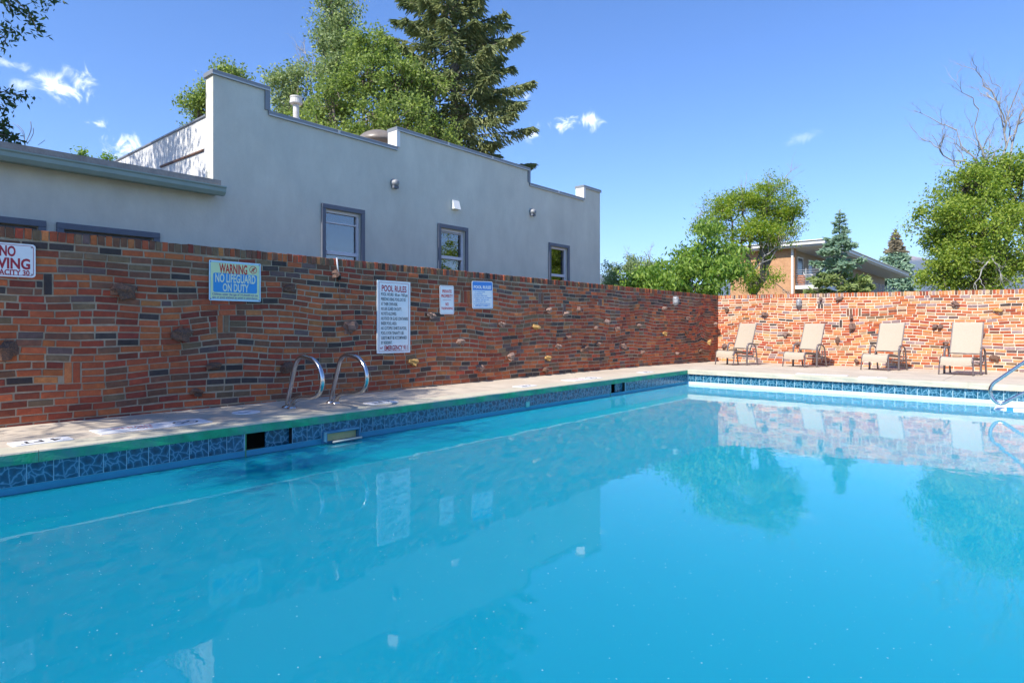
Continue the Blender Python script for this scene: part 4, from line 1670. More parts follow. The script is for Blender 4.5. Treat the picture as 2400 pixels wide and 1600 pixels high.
def spruce(name, label, base, H, Rm, lm, r0=0.2, whorl=0.33, dens=1.0, zmin=0.5, droop=0.35, sprig=0.34, group='trees beyond the walls', taper=1.0, tips=None, width=0.16, gapy=0.25, per_w=6, hang=0.3, wild=0.3):
    root = empty(name, base)
    tag(root, label, 'tree', group)
    tk = MB()
    tk.tube([(0, 0, 0), (0.02 * H / 8, 0, H * .35), (-0.01 * H / 8, 0.02, H * .7), (0, 0, H)], [r0, r0 * .75, r0 * .4, 0.015], 8)
    C, A, Ln = [], [], []
    z = zmin
    while z < H - 0.1:
        f = (H - z) / (H - zmin)
        base_r = Rm * (f ** taper)
        n = per_w + int(RNG.random() * 2)
        a0 = RNG.random() * 6.3
        for k in range(n):
            if RNG.random() < gapy * 0.6:
                continue
            az = a0 + 6.283 * k / n + RNG.normal() * 0.25
            L_ = base_r * (0.85 + wild * (2 * RNG.random() - 1)) + 0.06
            dz = -droop * L_ * (0.4 + 0.6 * f) + 0.35 * L_ * (1 - f)
            m = max(3, int(L_ / 0.28))
            pts = []
            for i in range(m + 1):
                t = i / m
                pts.append(Vector((math.cos(az) * L_ * t, math.sin(az) * L_ * t, z + RNG.normal() * .015 + dz * (t ** 0.8) + 0.22 * L_ * (t ** 3) * droop)))
            tk.tube(pts, [max(0.006, r0 * 0.17 * (1 - i / m) * (0.4 + 0.6 * f)) for i in range(m + 1)], 4, caps=False)
            ns = int(L_ * 34 * dens) + 6
            for q in range(ns):
                t = 0.12 + 0.88 * math.sqrt(RNG.random())
                i = min(int(t * m), m - 1)
                p = pts[i].lerp(pts[i + 1], t * m - i)
                side = 1 if RNG.random() < .5 else -1
                dirn = Vector((math.cos(az + side * 0.9), math.sin(az + side * 0.9), -hang - 0.5 * hang * RNG.random()))
                dirn = (dirn + Vector(RNG.normal(size=3) * 0.28)).normalized()
                lw = min(0.55 * L_, 0.9) * (1.05 - t) + 0.05
                st = p + dirn * lw * RNG.random()
                C.append(st); A.append(dirn); Ln.append(sprig * (0.6 + 0.7 * RNG.random()) * min(1, 0.4 + L_ * .5))
        z += whorl * (0.75 + 0.5 * RNG.random()) * (0.45 + 0.55 * f)
    # leader
    for q in range(30):
        t = RNG.random()
        C.append(Vector((0, 0, H - 0.7 * t))); A.append(Vector((RNG.normal() * .5, RNG.normal() * .5, 0.8)).normalized()); Ln.append(sprig * .6)
    C = np.array([tuple(c) for c in C]); A = np.array([tuple(a) for a in A]); Ln = np.array(Ln)[:, None]
    B = np.cross(A, unit(len(A))); B /= np.linalg.norm(B, axis=1)[:, None] + 1e-9
    B2 = np.cross(A, B)
    quads = []
    for S in (B, B2):
        v = np.empty((len(C), 4, 3))
        W_ = Ln * width
        v[:, 0] = C - A * Ln * .15 - S * W_ * .5
        v[:, 1] = C - A * Ln * .15 + S * W_ * .5
        v[:, 2] = C + A * Ln * .85 + S * W_ * .22
        v[:, 3] = C + A * Ln * .85 - S * W_ * .22
        quads.append(v)
    Q = np.concatenate(quads)
    if tips is not None:
        zt = Q[:, :, 2].mean(axis=1)
        sel = zt > H - tips[0]
        me2 = rawmesh('browned_top', Q[sel].reshape(-1, 3), 4, tips[1])
        link('browned_top', me2, root)
        Q = Q[~sel]
    tk.build('trunk', M_BARK, root)
    link('crown', rawmesh('crown', Q.reshape(-1, 3), 4, lm), root)
    return root


def B(px, py, d, rx, rz, k, ry=None):
    """A crown mass from where it stands: direction, distance, half sizes in metres."""
    return (tuple(atD(px, py, d)), (rx, ry or rx, rz), k)


def gp(px, d, z=-0.16):
    p = atD(px, 765, d)
    return (p.x, p.y, z)


# behind the grey building
spruce('spruce_tree', 'tall dark green spruce standing behind the grey building', gp(1065, 22), 16.2, 3.3, LF_SPRUCE, r0=0.26, whorl=0.40, dens=2.9, zmin=4.6, droop=0.20,
       sprig=0.23, width=0.23, gapy=0.28, taper=0.62, per_w=7, hang=0.55, wild=0.4)
tree('elm_tree', 'tall slender elm with pale dead twigs left of the broad leafy tree', gp(800, 21),
     [B(790, 120, 21, 0.85, 1.3, 24), B(770, 60, 21, .6, .8, 11), B(812, 70, 21, .6, .9, 11), B(785, 5, 21, .45, .6, 9), B(780, 220, 21, 1.0, 1.3, 20), B(790, -60, 21, .4, .5, 6)],
     LF_OLIVE, leaf=0.15, r0=0.2, clump=0.36, clump_n=85,
     dead=[(tuple(atD(770, 200, 21)), tuple(atD(712, 130, 21)), .035), (tuple(atD(760, 260, 21)), tuple(atD(715, 190, 21)), .03), (tuple(atD(800, 60, 21)), tuple(atD(835, 10, 21)), .025)])
tree('leafy_tree', 'broad leafy green tree behind the roof vent beside the tall spruce', gp(880, 19.5),
     [B(880, 120, 19.5, .85, .6, 20), B(930, 190, 19.5, 1.1, .9, 28), B(850, 190, 19, 1.0, .8, 26), B(780, 250, 19, 1.0, .8, 26), B(870, 270, 18.5, 1.4, .9, 34), B(960, 290, 19, 1.2, .9, 30),
      B(720, 290, 19, .7, .6, 16), B(1030, 330, 19.4, 1.0, .6, 18), B(990, 215, 19.8, .9, .7, 20), B(800, 330, 18.5, 1.2, .5, 20)],
     LF_ELM, leaf=0.14, r0=0.22, clump=0.36, clump_n=88, per=0.85)
tree('olive_tree', 'small silvery green tree top beside the parapet step and the roof vent', gp(675, 21),
     [B(660, 190, 21, .45, .5, 9), B(700, 180, 21, .4, .5, 8), B(675, 235, 21, .7, .5, 14), B(650, 285, 21, .5, .4, 10), B(700, 270, 21, .6, .5, 10)],
     LF_OLIVE, leaf=0.14, r0=0.12, clump=0.32, clump_n=80, dead=[(tuple(atD(705, 300, 21)), tuple(atD(722, 150, 21)), .03)])
tree('roadside_tree', 'round green tree top peeping over the tall corner pier of the parapet', gp(500, 23),
     [B(465, 245, 23, .6, .6, 16), B(535, 178, 23, .6, .3, 13), B(500, 235, 23, .7, .6, 18), B(565, 195, 23, .35, .2, 6)], LF_ELM, leaf=0.15, r0=0.16, clump=0.36, clump_n=85)
tree('treetop', 'small pale green treetop just above the low wing roof, nearer the frame edge', gp(197, 26), [B(197, 362, 26, .22, .2, 5)], LF_BRIGHT, leaf=0.15, r0=0.06, clump=0.2, clump_n=40)
tree('treetop', 'small pale green treetop just above the low wing roof, nearer the end wall', gp(255, 26), [B(258, 372, 26, .25, .2, 5)], LF_BRIGHT, leaf=0.15, r0=0.06, clump=0.2, clump_n=40)

# behind the sunlit wall
tree('honey_locust', 'wide honey locust with bare twigs above the sunlit wall by the apartment block', gp(1765, 27),
     [B(1790, 470, 27, 1.3, .7, 30), B(1830, 500, 27, 1.1, .6, 20), B(1700, 490, 27, 1.1, .7, 24), B(1740, 540, 26.5, 1.4, .7, 34), B(1830, 540, 27, .9, .5, 16), B(1865, 495, 27, .5, .35, 8),
      B(1660, 530, 27, .8, .6, 16), B(1740, 460, 27, .9, .5, 14), B(1800, 435, 27, .7, .4, 12), B(1720, 620, 26, 1.4, .9, 30), B(1780, 650, 26, 1.1, .7, 18), B(1800, 575, 27, .8, .4, 10)],
     LF_LOCUST, leaf=0.125, r0=0.2, clump=0.34, clump_n=95, asp=0.45,
     dead=[(tuple(atD(1800, 470, 27)), tuple(atD(1852, 402, 27)), .03), (tuple(atD(1730, 470, 27)), tuple(atD(1748, 420, 27)), .025), (tuple(atD(1700, 480, 27)), tuple(atD(1640, 500, 27)), .025),
           (tuple(atD(1790, 600, 26)), tuple(atD(1850, 560, 26)), .03), (tuple(atD(1760, 640, 26)), tuple(atD(1830, 585, 26)), .03), (tuple(atD(1800, 650, 26)), tuple(atD(1850, 690, 26)), .025)])
tree('leafy_shrub', 'bright green big leaved tree of heaven right behind the wall corner', gp(1610, 20.5),
     [B(1655, 560, 20.5, .5, .5, 11), B(1640, 610, 20.5, .8, .6, 22), B(1690, 640, 20.2, .8, .5, 22), B(1590, 635, 20.3, .9, .5, 24), B(1530, 655, 20.2, .8, .35, 18), B(1640, 670, 20, 1.1, .4, 24),
      B(1570, 675, 20, 1.1, .3, 20), B(1700, 590, 20.6, .5, .4, 12), B(1490, 672, 20.4, .5, .25, 9), B(1610, 595, 20.5, .4, .35, 8)],
     LF_BRIGHT, leaf=0.22, r0=0.09, clump=0.28, clump_n=36, asp=0.36, droop=0.9, cat='tree')
tree('grey_bush', 'grey green bush with dead stems in the gap beside the building corner', gp(1480, 31),
     [B(1450, 650, 31, .8, .6, 16), B(1500, 625, 31, .9, .7, 20), B(1535, 640, 31, .6, .6, 12), B(1440, 672, 31, .8, .4, 12), B(1480, 668, 31, 1.2, .4, 18)],
     LF_OLIVE, leaf=0.14, r0=0.09, clump=0.34, clump_n=85, dead=[(tuple(atD(1478, 640, 31)), tuple(atD(1470, 598, 31)), .03), (tuple(atD(1520, 630, 31)), tuple(atD(1525, 588, 31)), .03)])
spruce('blue_spruce', 'pointed blue spruce standing before the apartment balcony', gp(1968, 31), 6.95, 2.1, LF_BLUEG, r0=0.13, whorl=0.33, dens=3.6, zmin=0.6, droop=-0.10, sprig=0.24, width=0.38, gapy=0.45, taper=1.0, tips=(3.1, LF_BLUE), hang=0.05, wild=0.42)
spruce('blue_spruce', 'distant blue spruce with a browned top beyond the roof end', gp(2098, 66), 11.3, 2.9, LF_BLUE, r0=0.25, whorl=0.48, dens=1.3, zmin=0.8, droop=0.1, sprig=0.6, width=0.38, gapy=0.3, taper=0.9, tips=(2.3, LF_BROWN), hang=0.15)
tree('broad_tree', 'large yellow green tree with bare dead branches above the hand rail', gp(2338, 21),
     [B(2260, 440, 21, 1.1, .7, 30), B(2330, 410, 21, 1.1, .7, 28), B(2210, 520, 20.6, .9, .6, 24), B(2290, 520, 20.3, 1.5, .9, 44), B(2390, 480, 21, 1.3, .9, 34), B(2250, 590, 20.4, 1.1, .6, 30),
      B(2210, 640, 20.4, .8, .5, 22), B(2350, 600, 20, 1.4, .8, 40), B(2290, 660, 20.2, 1.3, .4, 26), B(2420, 590, 20.5, 1.3, 1.0, 30), B(2480, 500, 21, 1.4, 1.0, 24), B(2185, 560, 21, .5, .3, 9), B(2380, 390, 21, .9, .5, 16)],
     LF_YEL, leaf=0.135, r0=0.24, clump=0.36, clump_n=85,
     dead=[(tuple(atD(2340, 480, 21)), tuple(atD(2348, 255, 21)), .07), (tuple(atD(2330, 450, 21)), tuple(atD(2240, 300, 21)), .05), (tuple(atD(2345, 430, 21)), tuple(atD(2400, 270, 21)), .06),
           (tuple(atD(2300, 400, 21)), tuple(atD(2195, 350, 21)), .045), (tuple(atD(2320, 420, 21)), tuple(atD(2280, 260, 21)), .045), (tuple(atD(2290, 430, 21)), tuple(atD(2230, 380, 21)), .035),
           (tuple(atD(2320, 610, 19.2)), tuple(atD(2285, 660, 19.0)), .03), (tuple(atD(2325, 600, 19.2)), tuple(atD(2350, 650, 19.0)), .03)])

# tree over the near end of the long wall: its twigs hang into view and its crown shades the deck
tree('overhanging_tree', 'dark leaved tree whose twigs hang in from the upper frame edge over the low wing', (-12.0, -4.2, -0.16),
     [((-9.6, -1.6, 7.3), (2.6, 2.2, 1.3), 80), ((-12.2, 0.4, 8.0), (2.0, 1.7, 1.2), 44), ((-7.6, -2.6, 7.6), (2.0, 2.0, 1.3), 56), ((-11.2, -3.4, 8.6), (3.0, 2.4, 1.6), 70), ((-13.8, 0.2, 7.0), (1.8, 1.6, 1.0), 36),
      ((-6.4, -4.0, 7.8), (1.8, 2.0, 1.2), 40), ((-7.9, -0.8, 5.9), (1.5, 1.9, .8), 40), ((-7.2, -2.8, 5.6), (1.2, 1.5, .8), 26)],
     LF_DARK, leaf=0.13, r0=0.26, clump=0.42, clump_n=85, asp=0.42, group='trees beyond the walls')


def hanging_twigs():
    """Leafy sprays of the overhanging tree that reach into view."""
    root = [o for o in bpy.data.objects if o.name.startswith('overhanging_tree')][0]
    base = Vector(root.location)
    pts = []
    D = 8.2
    sprays = [((-60, -60), (58, 20), (92, 85)), ((-40, -40), (45, 25), (75, 50)), ((20, -60), (80, -10), (108, 12)), ((100, -60), (118, -20), (132, 3)), ((-80, 40), (2, 60), (34, 75)),
              ((-80, 60), (8, 85), (2, 122)), ((-90, 200), (20, 218), (64, 228)), ((-80, 215), (10, 232), (30, 242)), ((-60, 250), (-10, 252), (8, 258)), ((-80, 270), (0, 300), (16, 326)),
              ((-80, 300), (15, 318), (46, 330)), ((-60, 280), (2, 285), (10, 300)), ((-100, 310), (-10, 320), (20, 328)), ((-50, -30), (10, 0), (25, 20))]
    for s in sprays:
        d = D + RNG.normal() * 0.3
        P = smooth_path([atD(px, py, d) for px, py in s], 8)
        MB().tube([p - base for p in P], [0.012 * (1 - .8 * i / len(P)) for i in range(len(P))], 4).build('twig', M_BARK, root)
        for i, p in enumerate(P):
            if i < 4:
                continue
            for q in range(5):
                pts.append(np.array(p) + RNG.normal(size=3) * np.array([.055, .055, .05]))
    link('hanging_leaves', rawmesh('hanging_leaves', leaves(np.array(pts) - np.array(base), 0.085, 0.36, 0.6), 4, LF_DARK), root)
    b2 = MB()
    for (a, b, th) in (((60, 335), (72, 285), .006), ((58, 336), (40, 292), .005), ((64, 338), (78, 300), .005), ((60, 340), (30, 288), .004), ((90, 340), (105, 328), .004)):
        p0, p1 = atD(a[0], a[1], 9.5), atD(b[0], b[1], 9.5)
        b2.tube(smooth_path([p0, p0.lerp(p1, .5) + Vector((0.02, 0.03, 0.03)), p1], 5), th, 3)
    r2 = empty('bare_twigs', tuple(atD(65, 340, 9.5)))
    tag(r2, 'thin bare curved twigs rising above the gutter of the low wing', 'twigs')
    b2.v = [tuple(Vector(v) - r2.location) for v in b2.v]
    b2.build('stem', M_BARKP, r2)


hanging_twigs()
# a tree past the right end of the sunlit wall, seen only mirrored in the window panes
tree('broad_tree', 'broad tree beyond the far end of the sunlit wall', (11, 30, -0.16),
     [((11, 29, 5.2), (2.4, 3.6, 2.2), 50), ((11, 33, 5.6), (2.2, 2.6, 2.2), 34), ((11, 26, 4.2), (2, 2, 1.6), 24)], LF_YEL, leaf=0.2, r0=0.24, clump=0.5, clump_n=70, twig=False)


# ------------------------------------------------------------------ signs on the long wall
def sign_frame(tl, tr, bl, br, off=0.022):
    a, b, c, d = [wall_hit_l(*p, off) for p in (tl, tr, bl, br)]
    cen = (a + b + c + d) / 4
    right = ((b - a) + (d - c)) / 2
    up = ((a - c) + (b - d)) / 2
    w, h = right.length, up.length
    nrm = WN.copy()
    r = right.normalized(); r = (r - nrm * r.dot(nrm)).normalized()
    u = nrm.cross(r)
    M = Matrix(((r.x, u.x, nrm.x, cen.x), (r.y, u.y, nrm.y, cen.y), (r.z, u.z, nrm.z, cen.z), (0, 0, 0, 1)))
    return M, w, h


def rrect(w, h, r, n=5):
    pts = []
    for (cx, cy, a0) in ((w / 2 - r, h / 2 - r, 0), (-w / 2 + r, h / 2 - r, 90), (-w / 2 + r, -h / 2 + r, 180), (w / 2 - r, -h / 2 + r, 270)):
        for i in range(n + 1):
            a = R(a0 + 90 * i / n)
            pts.append((cx + r * math.cos(a), cy + r * math.sin(a)))
    return pts


def plate(name, label, M, w, h, m, r=0.02, th=0.004, cat='sign', group='signs on the long brick wall', edge=None):
    root = empty(name)
    root.matrix_basis = M
    tag(root, label, cat, group)
    mb = MB().prism([(x, y, -th) for x, y in rrect(w, h, r)], (0, 0, th))
    mb.build('plate', m, root)
    return root


def outline(root, w, h, r, t, m, z=0.0005, cx=0, cy=0, name='border'):
    o, i = rrect(w, h, r), rrect(w - 2 * t, h - 2 * t, max(r - t, 0.002))
    n = len(o)
    mb = MB().add([(x + cx, y + cy, z) for x, y in o] + [(x + cx, y + cy, z) for x, y in i], [(k, (k + 1) % n, n + (k + 1) % n, n + k) for k in range(n)])
    return mb.build(name, m, root)


def panel(root, x0, y0, x1, y1, m, r=0.01, z=0.0005, name='panel'):
    mb = MB().prism([(x + (x0 + x1) / 2, y + (y0 + y1) / 2, 0) for x, y in rrect(x1 - x0, y1 - y0, r)], (0, 0, z))
    return mb.build(name, m, root)


def T_(x, y, z=0.0006):
    return Matrix.Translation((x, y, z))


def bolts(root, w, h, ins, m=None):
    for sx in (-1, 1):
        for sy in (-1, 1):
            mb = MB().lathe([(0.008, 0), (0.008, 0.002), (0.004, 0.004)], 8, Matrix.Translation((sx * (w / 2 - ins), sy * (h / 2 - ins), 0)))
            mb.build('bolt', m or M_GREYMETAL, root)


def line(root, name, m, txt, cap, y, fit, x=0.0, z=0.0006, bold=0.022, align='CENTER', rot=0.0):
    """One line of lettering by capital height, its middle at (x, y)."""
    t = MB()
    size = cap / 0.72
    M = Matrix.Translation((x, y - cap / 2, z)) @ Matrix.Rotation(rot, 4, 'Z')
    text_mb(t, txt, size, M, bold=bold * size, fit=fit, align=align)
    return t.build(name, m, root)


def build_signs():
    # no diving
    M, w, h = sign_frame((-52, 563), (83, 574), (-52, 645), (84, 651))
    s = plate('sign', 'white sign with red lettering about diving and a capacity of 30', M, w, h, M_WHITE, 0.03)
    outline(s, w - 0.03, h - 0.03, 0.024, 0.005, M_RED)
    line(s, 'lettering', M_RED, 'NO', h * .30, h * .265, w * .28, bold=.035)
    line(s, 'lettering', M_RED, 'DIVING', h * .31, -h * .095, w * .80, bold=.035)
    line(s, 'lettering', M_RED, 'CAPACITY 30', h * .16, -h * .365, w * .78, bold=.03)
    bolts(s, w, h, 0.03)
    # warning
    M, w, h = sign_frame((489, 609), (611, 618), (491, 703), (611, 708))
    s = plate('sign', 'green and blue warning sign with a red heading about the lifeguard', M, w, h, M_PALEBLUE, 0.012)
    panel(s, -w * .48, -h * .46, w * .48, h * .46, M_PALEGRN, 0.01, 0.0004)
    outline(s, w * .955, h * .92, 0.01, 0.0035, M_BLUESIGN, 0.0008)
    panel(s, -w * .425, -h * .29, w * .425, h * .19, M_BLUESIGN, 0.02, 0.0009)
    line(s, 'heading', M_REDBR, 'WARNING', h * .235, h * .315, w * .54, -w * .04, .001, .03)
    line(s, 'lettering', M_CREAM, 'NO LIFEGUARD', h * .215, h * .075, w * .78, 0, .0012, .022)
    line(s, 'lettering', M_CREAM, 'ON DUTY', h * .20, -h * .16, w * .50, 0, .0012, .022)
    line(s, 'small_print', M_NAVY, 'Children under the age of 14 should not use', h * .06, -h * .335, w * .88, 0, .001, .012)
    line(s, 'small_print', M_NAVY, 'spa or pool without an adult in attendance.', h * .06, -h * .41, w * .88, 0, .001, .012)
    # swimmer symbol in a circle with a stroke
    cx, cy, rr = w * .345, h * .325, h * .1
    mb = MB()
    n = 24
    o = [(cx + rr * math.cos(6.283 * k / n), cy + rr * math.sin(6.283 * k / n), .001) for k in range(n)]
    i = [(cx + rr * .84 * math.cos(6.283 * k / n), cy + rr * .84 * math.sin(6.283 * k / n), .001) for k in range(n)]
    mb.add(o + i, [(k, (k + 1) % n, n + (k + 1) % n, n + k) for k in range(n)])
    for (p, q, tt) in (((-.65, -.65), (.65, .65), .09), ((-.4, .1), (.1, .3), .13), ((.1, .3), (.45, .05), .11), ((.1, .3), (-.05, -.25), .13), ((-.05, -.25), (.3, -.55), .11), ((-.05, -.25), (-.5, -.3), .11)):
        a, b = Vector((p[0] * rr, p[1] * rr)), Vector((q[0] * rr, q[1] * rr))
        d = (b - a).normalized(); nn = Vector((-d.y, d.x)) * tt * rr
        mb.add([(cx + v.x, cy + v.y, .0011) for v in (a - nn, b - nn, b + nn, a + nn)], [(0, 1, 2, 3)])
    mb.lathe([(rr * .15, 0.001), (rr * .15, 0.0012)], 10, Matrix.Translation((cx + rr * .3, cy + rr * .45, 0)))
    mb.build('symbol', M_REDBR, s)
    bolts(s, w, h, 0.018, M_NAVY)
    # tall rules board
    M, w, h = sign_frame((881, 655), (960, 662), (887, 829), (963, 825))
    s = plate('sign', 'tall white rules board with red heading and black lines of text', M, w, h, M_WHITE, 0.006, 0.012)
    outline(s, w * .9, h * .95, 0.006, 0.006, M_RED)
    line(s, 'heading', M_RED, 'POOL RULES', h * .085, h * .395, w * .75, bold=.025)
    line(s, 'heading', M_RED, 'EMERGENCY 911', h * .066, -h * .425, w * .70, w * .07, bold=.03)
    line(s, 'heading', M_RED, 'for', h * .035, -h * .42, w * .09, -w * .36, rot=R(25))
    lines = [('POOL HOURS  :00 am - 9:00 pm', .80), ('PERSONS USING POOL DO SO', .74), ('AT THEIR OWN RISK.', .50), ('NO LIFE GUARD ON DUTY.', .62), ('NO PETS ALLOWED.', .46), ('NO FOOD OR GLASS CONTAINERS', .82),
             ('INSIDE POOL AREA.', .47), ('NO CUTOFFS-T-SHIRTS IN POOL.', .78), ("POOL IS FOR TENANT'S USE.", .69), ('GUESTS MUST BE ACCOMPANIED', .78), ('BY RESIDENT.', .33)]
    for k, (tx, fw) in enumerate(lines):
        line(s, 'text_line', M_BLACK, tx, h * .044, h * (.312 - k * .0665), w * fw, -w * .39, align='LEFT', bold=.016)
    # private property
    M, w, h = sign_frame((1029, 668), (1063, 670), (1033, 737), (1065, 736))
    s = plate('sign', 'narrow white sign with red words about private property', M, w, h, M_WHITE, 0.03)
    outline(s, w * .93, h * .95, 0.026, 0.004, M_RED)
    for tx, y, fw, cp in (('PRIVATE', .30, .66, .105), ('PROPERTY', .135, .82, .105), ('NO', -.145, .23, .105), ('TRESPASSING', -.29, .83, .08)):
        line(s, 'lettering', M_REDBR, tx, h * cp, h * y, w * fw, bold=.03)
    MB().box((-w * .3, -h * .012, .0004), (w * .3, 0, .0010)).build('rule', M_REDBR, s)
    # blue headed rules
    M, w, h = sign_frame((1105, 658), (1154, 660), (1108, 723.5), (1156, 723))
    s = plate('sign', 'small rules sign with a blue band across its top', M, w, h, M_WHITE, 0.03)
    outline(s, w * .95, h * .95, 0.028, 0.008, M_BLUE, 0.0008)
    panel(s, -w * .47, h * .17, w * .47, h * .47, M_BLUE, 0.02, 0.0007, 'band')
    line(s, 'heading', M_WHITE, 'POOL RULES', h * .105, h * .285, w * .84, 0, .001, .04)
    for k, (tx, fw) in enumerate((('1. No running or diving', .52), ('2. No glass allowed', .40), ('3. No food or drinks in pool', .62), ('4. Swim at own risk  No lifeguard', .84), ('   Children with adult only', .66), ('5. Pool hours 9:00 - 9:00', .55), ('6. No pets allowed in pool area', .78))):
        line(s, 'text_line', M_BLUE, tx, h * .04, h * (.12 - k * .072), w * fw, -w * .42, .001, .012, 'LEFT')
    line(s, 'text_line', M_BLUE, 'EMERGENCY NUMBER 911', h * .045, -h * .385, w * .72, 0, .001, .03)


build_signs()


# ------------------------------------------------------------------ markers on the deck
def deck_plate(name, label, cen, w, h, rz, m, group, r=0.01):
    M = Matrix.Translation(cen) @ Matrix.Rotation(rz, 4, 'Z')
    root = empty(name)
    root.matrix_basis = M
    tag(root, label, 'marker', group)
    MB().prism([(x, y, -0.002) for x, y in rrect(w, h, r)], (0, 0, 0.006)).build('plate', m, root)
    return root


def ring(mb, cx, cy, r, t, z, n=28):
    o = [(cx + r * math.cos(6.283 * k / n), cy + r * math.sin(6.283 * k / n), z) for k in range(n)]
    i = [(cx + (r - t) * math.cos(6.283 * k / n), cy + (r - t) * math.sin(6.283 * k / n), z) for k in range(n)]
    mb.add(o + i, [(k, (k + 1) % n, n + (k + 1) % n, n + k) for k in range(n)])


def bar(mb, a, b, t, z):
    a, b = Vector(a), Vector(b)
    d = (b - a).normalized(); n = Vector((-d.y, d.x)) * t / 2
    mb.add([(v.x, v.y, z) for v in (a - n, b - n, b + n, a + n)], [(0, 1, 2, 3)])


def build_markers():
    g = 'markers on the pool deck'
    rz = R(-90) + R(180)     # read from the wall side: text right is towards -Y ... laid along the edge

    def depth(px, py, label, txt, w=0.44, h=0.21):
        p = onZ(px, py, 0.003)
        s = deck_plate('depth_marker', label, (p.x, p.y, 0.003), w, h, R(-90), M_WHITE, g, 0.03)
        t = MB(); text_mb(t, txt, 0.16, T_(0, -0.055, .0045), bold=0.004, fit=w * .68); t.build('lettering', M_BLACK, s)

    def nodive(px, py, label, w=0.92, h=0.30):
        p = onZ(px, py, 0.003)
        s = deck_plate('diving_marker', label, (p.x, p.y, 0.003), w, h, R(-90), M_WHITE, g, 0.008)
        t = MB()
        text_mb(t, 'NO', 0.115, T_(w * .10, .02, .0045), bold=0.002, fit=w * .13)
        text_mb(t, 'DIVING', 0.115, T_(w * .17, -.105, .0045), bold=0.002, fit=w * .34)
        t.build('lettering', mat('faded red print', (0.55, 0.16, 0.12), 0.6, var=0.4, scale=30), s)
        k = MB()
        cx = -w * .30
        ring(k, cx, 0, .115, .018, .0046)
        bar(k, (cx - .075, -.075), (cx + .075, .075), .018, .0047)
        bar(k, (cx - .07, .03), (cx + .01, -.005), .026, .0048); bar(k, (cx + .01, -.005), (cx + .06, -.05), .02, .0048)
        k.build('symbol', M_BLACK, s)
    depth(96, 1034, 'white 4 FT depth plate at the frame edge by the pool rim', '4 FT', 0.42, 0.22)
    nodive(360, 998, 'large dappled no diving plate in red beside the near skimmer', 0.98, 0.34)
    p = onZ(577, 966, 0.003)
    s = deck_plate('round_marker', 'round white disc on the deck just before the grab rails', (p.x, p.y, 0.003), 0.30, 0.30, R(-90), M_WHITE, g, 0.149)
    k = MB(); bar(k, (-.06, -.02), (.05, .03), .02, .0046); bar(k, (.05, .03), (.08, -.02), .018, .0046); k.build('symbol', M_BLACK, s)
    depth(893, 943, 'white depth plate crossed by the shadow of the farther grab rail', '4 FT', 0.42, 0.22)
    depth(1230, 904.5, 'white depth plate midway along the pool rim between rails and far skimmer', '4 FT', 0.42, 0.22)
    nodive(1365, 888, 'large white no diving plate beside the far skimmer', 0.95, 0.30)
    depth(1512, 872, 'small white depth plate near the far pool corner', '5 FT', 0.42, 0.22)

    def back(px, py, w, label, name, txt=None):
        p = onZ(px, py, -0.006)
        s = deck_plate(name, label, (p.x, p.y, zdeck(p.y) + 0.004), w, 0.22, R(180), M_WHITE, g, 0.006)
        t = MB()
        text_mb(t, txt, 0.12, T_(0, -0.045, .0045), fit=w * .5, bold=.002)
        t.build('lettering', mat('worn black print', (0.30, 0.30, 0.30), 0.7), s)
    back(1925, 878.5, 0.95, 'long white plate on the deck before the second lounge chair', 'diving_marker', 'NO DIVING')
    back(2046, 885, 0.46, 'short white plate on the deck before the third lounge chair', 'depth_marker', '5 FT')


build_markers()


# ------------------------------------------------------------------ grab rails and hand rail
def build_rails():
    def rail(y, label):
        root = empty('grab_rail', (-6.8, y, 0))
        tag(root, label, 'rail', 'grab rails over the recessed step')
        # one loop of tube: up from the deck, over, round and back along the deck to the same foot
        pts = smooth_path([(-0.03, 0, 0.0), (0.03, 0, 0.17), (0.13, 0, 0.43), (0.19, 0, 0.55), (0.29, 0, 0.612), (0.43, 0, 0.612), (0.58, 0, 0.575), (0.70, 0, 0.46), (0.725, 0, 0.33), (0.66, 0, 0.215),
                           (0.52, 0, 0.165), (0.36, 0, 0.15), (0.21, 0, 0.125), (0.12, 0, 0.07), (0.09, 0, 0.0)], 7)
        MB().tube(pts, 0.0275, 14).build('tube', M_STEEL, root)
        for dx in (-0.03, 0.09):
            MB().lathe([(0.058, 0.001), (0.058, 0.008), (0.04, 0.022), (0.026, 0.026)], 16, Matrix.Translation((dx, 0, 0))).build('escutcheon', M_STEEL, root)
    rail(3.87, 'stainless grab rail loop on the deck nearer the red no diving plate')
    rail(4.47, 'stainless grab rail loop on the deck nearer the tall rules board')
    root = empty('hand_rail', (1.5, 11.8, 0))
    tag(root, 'stainless hand rail bending over the white entry step at the frame edge', 'rail')
    e = Vector((1.5, 11.8, 0))
    Y = 11.8
    bend = [onY(px, py, Y) for px, py in ((2400, 849), (2373, 867), (2347, 885), (2331, 896), (2323.5, 905), (2320.6, 915.5), (2322.7, 926.7), (2329, 937), (2338, 943.5), (2350, 945), (2367, 937), (2400, 920.5))]
    up = (bend[0] - bend[1]).normalized()
    lo = (bend[-1] - bend[-2]).normalized()
    pts = [Vector((1.95, Y, 0.0)), Vector((1.9, Y, 0.45)), Vector((1.7, Y, 0.80)), Vector((1.3, Y, 0.93)), Vector((0.75, Y, 0.95)), Vector((0.30, Y, 0.84))] + bend + [bend[-1] + lo * 0.45]
    pts = smooth_path(pts, 5)
    MB().tube([p - e for p in pts], 0.0245, 14).build('tube', M_STEEL, root)
    end = pts[-1]
    MB().tube([end - e, Vector((1.0, Y, -0.30)) - e], 0.0245, 10).build('lower_tube', M_STEEL, root)


build_rails()


